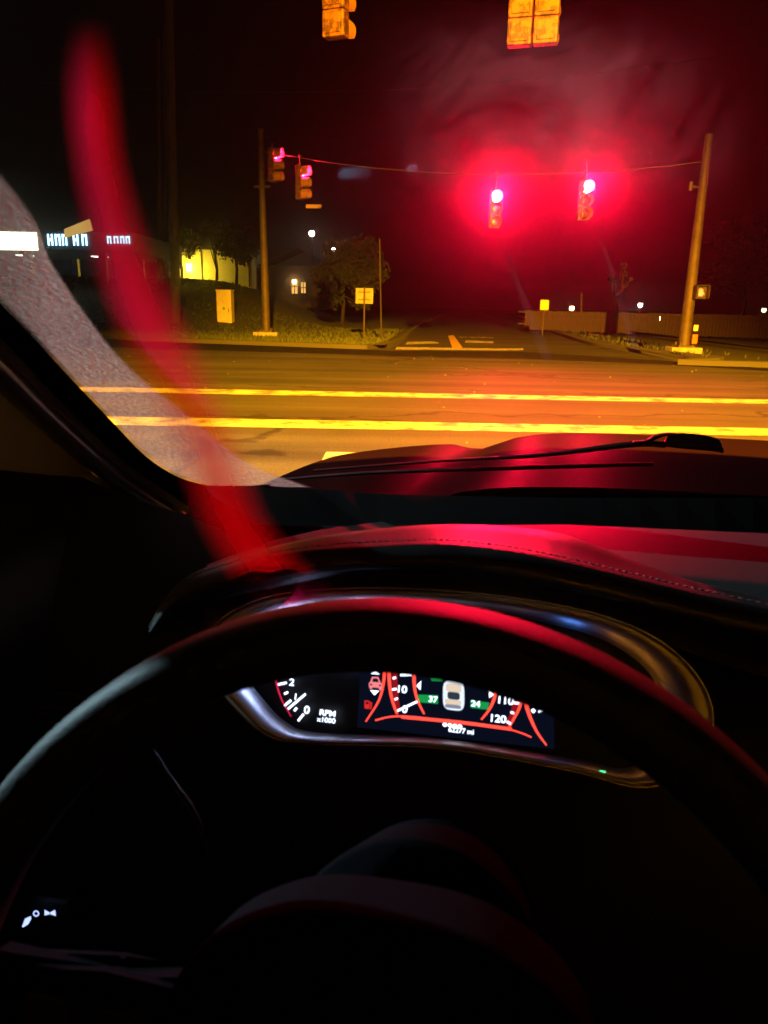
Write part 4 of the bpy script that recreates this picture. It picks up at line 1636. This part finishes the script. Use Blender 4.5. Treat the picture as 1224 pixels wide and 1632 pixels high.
# spokes
for sgn in (-1, 1):
    bm = bmesh.new()
    o = [(.07, .035), (.11, .028), (.165, .03), (.168, -.02), (.11, -.022), (.07, -.02)]
    rows = [[WH(sgn * x, y, z + .0) for x, y in o] for z in (-.03, -.012)]
    g = loft(bm, rows, closed=True)
    bm.faces.new(g[0]); bm.faces.new(g[1])
    es = [e for e in bm.edges]
    bmesh.ops.bevel(bm, geom=es, offset=.004, segments=2, affect='EDGES')
    sp_ = obj('spoke', bm, M_HUB, SW, smooth=True, auto=40)
    for k in range(2):
        bm = bmesh.new()
        box(bm, WH(sgn * (.10 + .03 * k), .006, -.0095), (.02, .004, .03), Matrix.Rotation(-wt, 3, 'X'), bev=.0015)
        obj('button', bm, M_BLACK, sp_)
bm = bmesh.new()
P = smooth_line([(-.06, -.06), (-.045, -.11), (-.05, -.165)], 10); P2 = smooth_line([(.06, -.06), (.045, -.11), (.05, -.165)], 10)
loft(bm, [[WH(p.x, p.y, -.01) for p in P], [WH(p.x, p.y, .006) for p in P], [WH(p.x, p.y, .006) for p in P2], [WH(p.x, p.y, -.01) for p in P2]])
obj('spoke', bm, M_PLASTIC, SW, smooth=True, auto=40)
# shift paddle with a gloss edge, left
bm = bmesh.new()
pd = smooth_line([(245, 1195), (275, 1245), (303, 1285), (325, 1330), (334, 1372)], 20)
tube(bm, [CB(p.x, p.y, .33) for p in pd], [.0004 + .0012 * math.sin(math.pi * k / 19) for k in range(20)], 8)
obj('paddle_edge', bm, mat('gloss_black', (.02, .02, .02), .12), SW, smooth=True)

# ------------------------------------------------------------------ red reflection veil, put in as an added translucent sheet
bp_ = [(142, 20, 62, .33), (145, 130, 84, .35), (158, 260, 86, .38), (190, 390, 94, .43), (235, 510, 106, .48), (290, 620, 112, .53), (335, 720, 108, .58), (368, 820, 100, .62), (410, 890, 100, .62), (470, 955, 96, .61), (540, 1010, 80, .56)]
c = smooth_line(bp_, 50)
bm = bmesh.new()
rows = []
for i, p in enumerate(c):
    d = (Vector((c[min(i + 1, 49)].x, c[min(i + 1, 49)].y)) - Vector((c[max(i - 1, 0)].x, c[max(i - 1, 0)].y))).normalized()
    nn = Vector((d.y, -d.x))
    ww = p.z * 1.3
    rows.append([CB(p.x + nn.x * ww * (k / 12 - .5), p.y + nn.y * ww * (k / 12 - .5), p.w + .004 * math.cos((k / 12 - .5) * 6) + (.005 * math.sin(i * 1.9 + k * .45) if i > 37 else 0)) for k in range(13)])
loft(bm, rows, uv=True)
o = obj('red_veil_band', bm, sheer('red_veil_sheet', (.8, .01, .06), .8, .6, edge=.001, vfade=.16, noise=(5, .7, 1.0)), None, smooth=True)
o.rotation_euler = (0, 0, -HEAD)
tag(o, 'added red sheet standing in for a reflected glow, curving across the windscreen down to the dashboard', 'red veil')

# ------------------------------------------------------------------ night haze
bm = bmesh.new()
box(bm, (0, 50, 9.5), (1300, 1400, 21))
hz_ = bpy.data.materials.new('night_haze')
hz_.use_nodes = True
t = hz_.node_tree
t.nodes.clear()
out = t.nodes.new('ShaderNodeOutputMaterial')
pv = t.nodes.new('ShaderNodeVolumePrincipled')
pv.inputs['Color'].default_value = (.95, .95, .97, 1)
pv.inputs['Density'].default_value = .0003
pv.inputs['Anisotropy'].default_value = .9
pv2 = t.nodes.new('ShaderNodeVolumePrincipled')      # finer droplets: the tight bright ring round a lamp
pv2.inputs['Color'].default_value = (.95, .95, .97, 1)
pv2.inputs['Density'].default_value = .0009
pv2.inputs['Anisotropy'].default_value = .965
addv = t.nodes.new('ShaderNodeAddShader')
t.links.new(pv.outputs[0], addv.inputs[0])
t.links.new(pv2.outputs[0], addv.inputs[1])
t.links.new(addv.outputs[0], out.inputs['Volume'])

tag(obj('haze', bm, hz_), 'thin night haze that glows red round the lights', 'haze', kind='stuff')
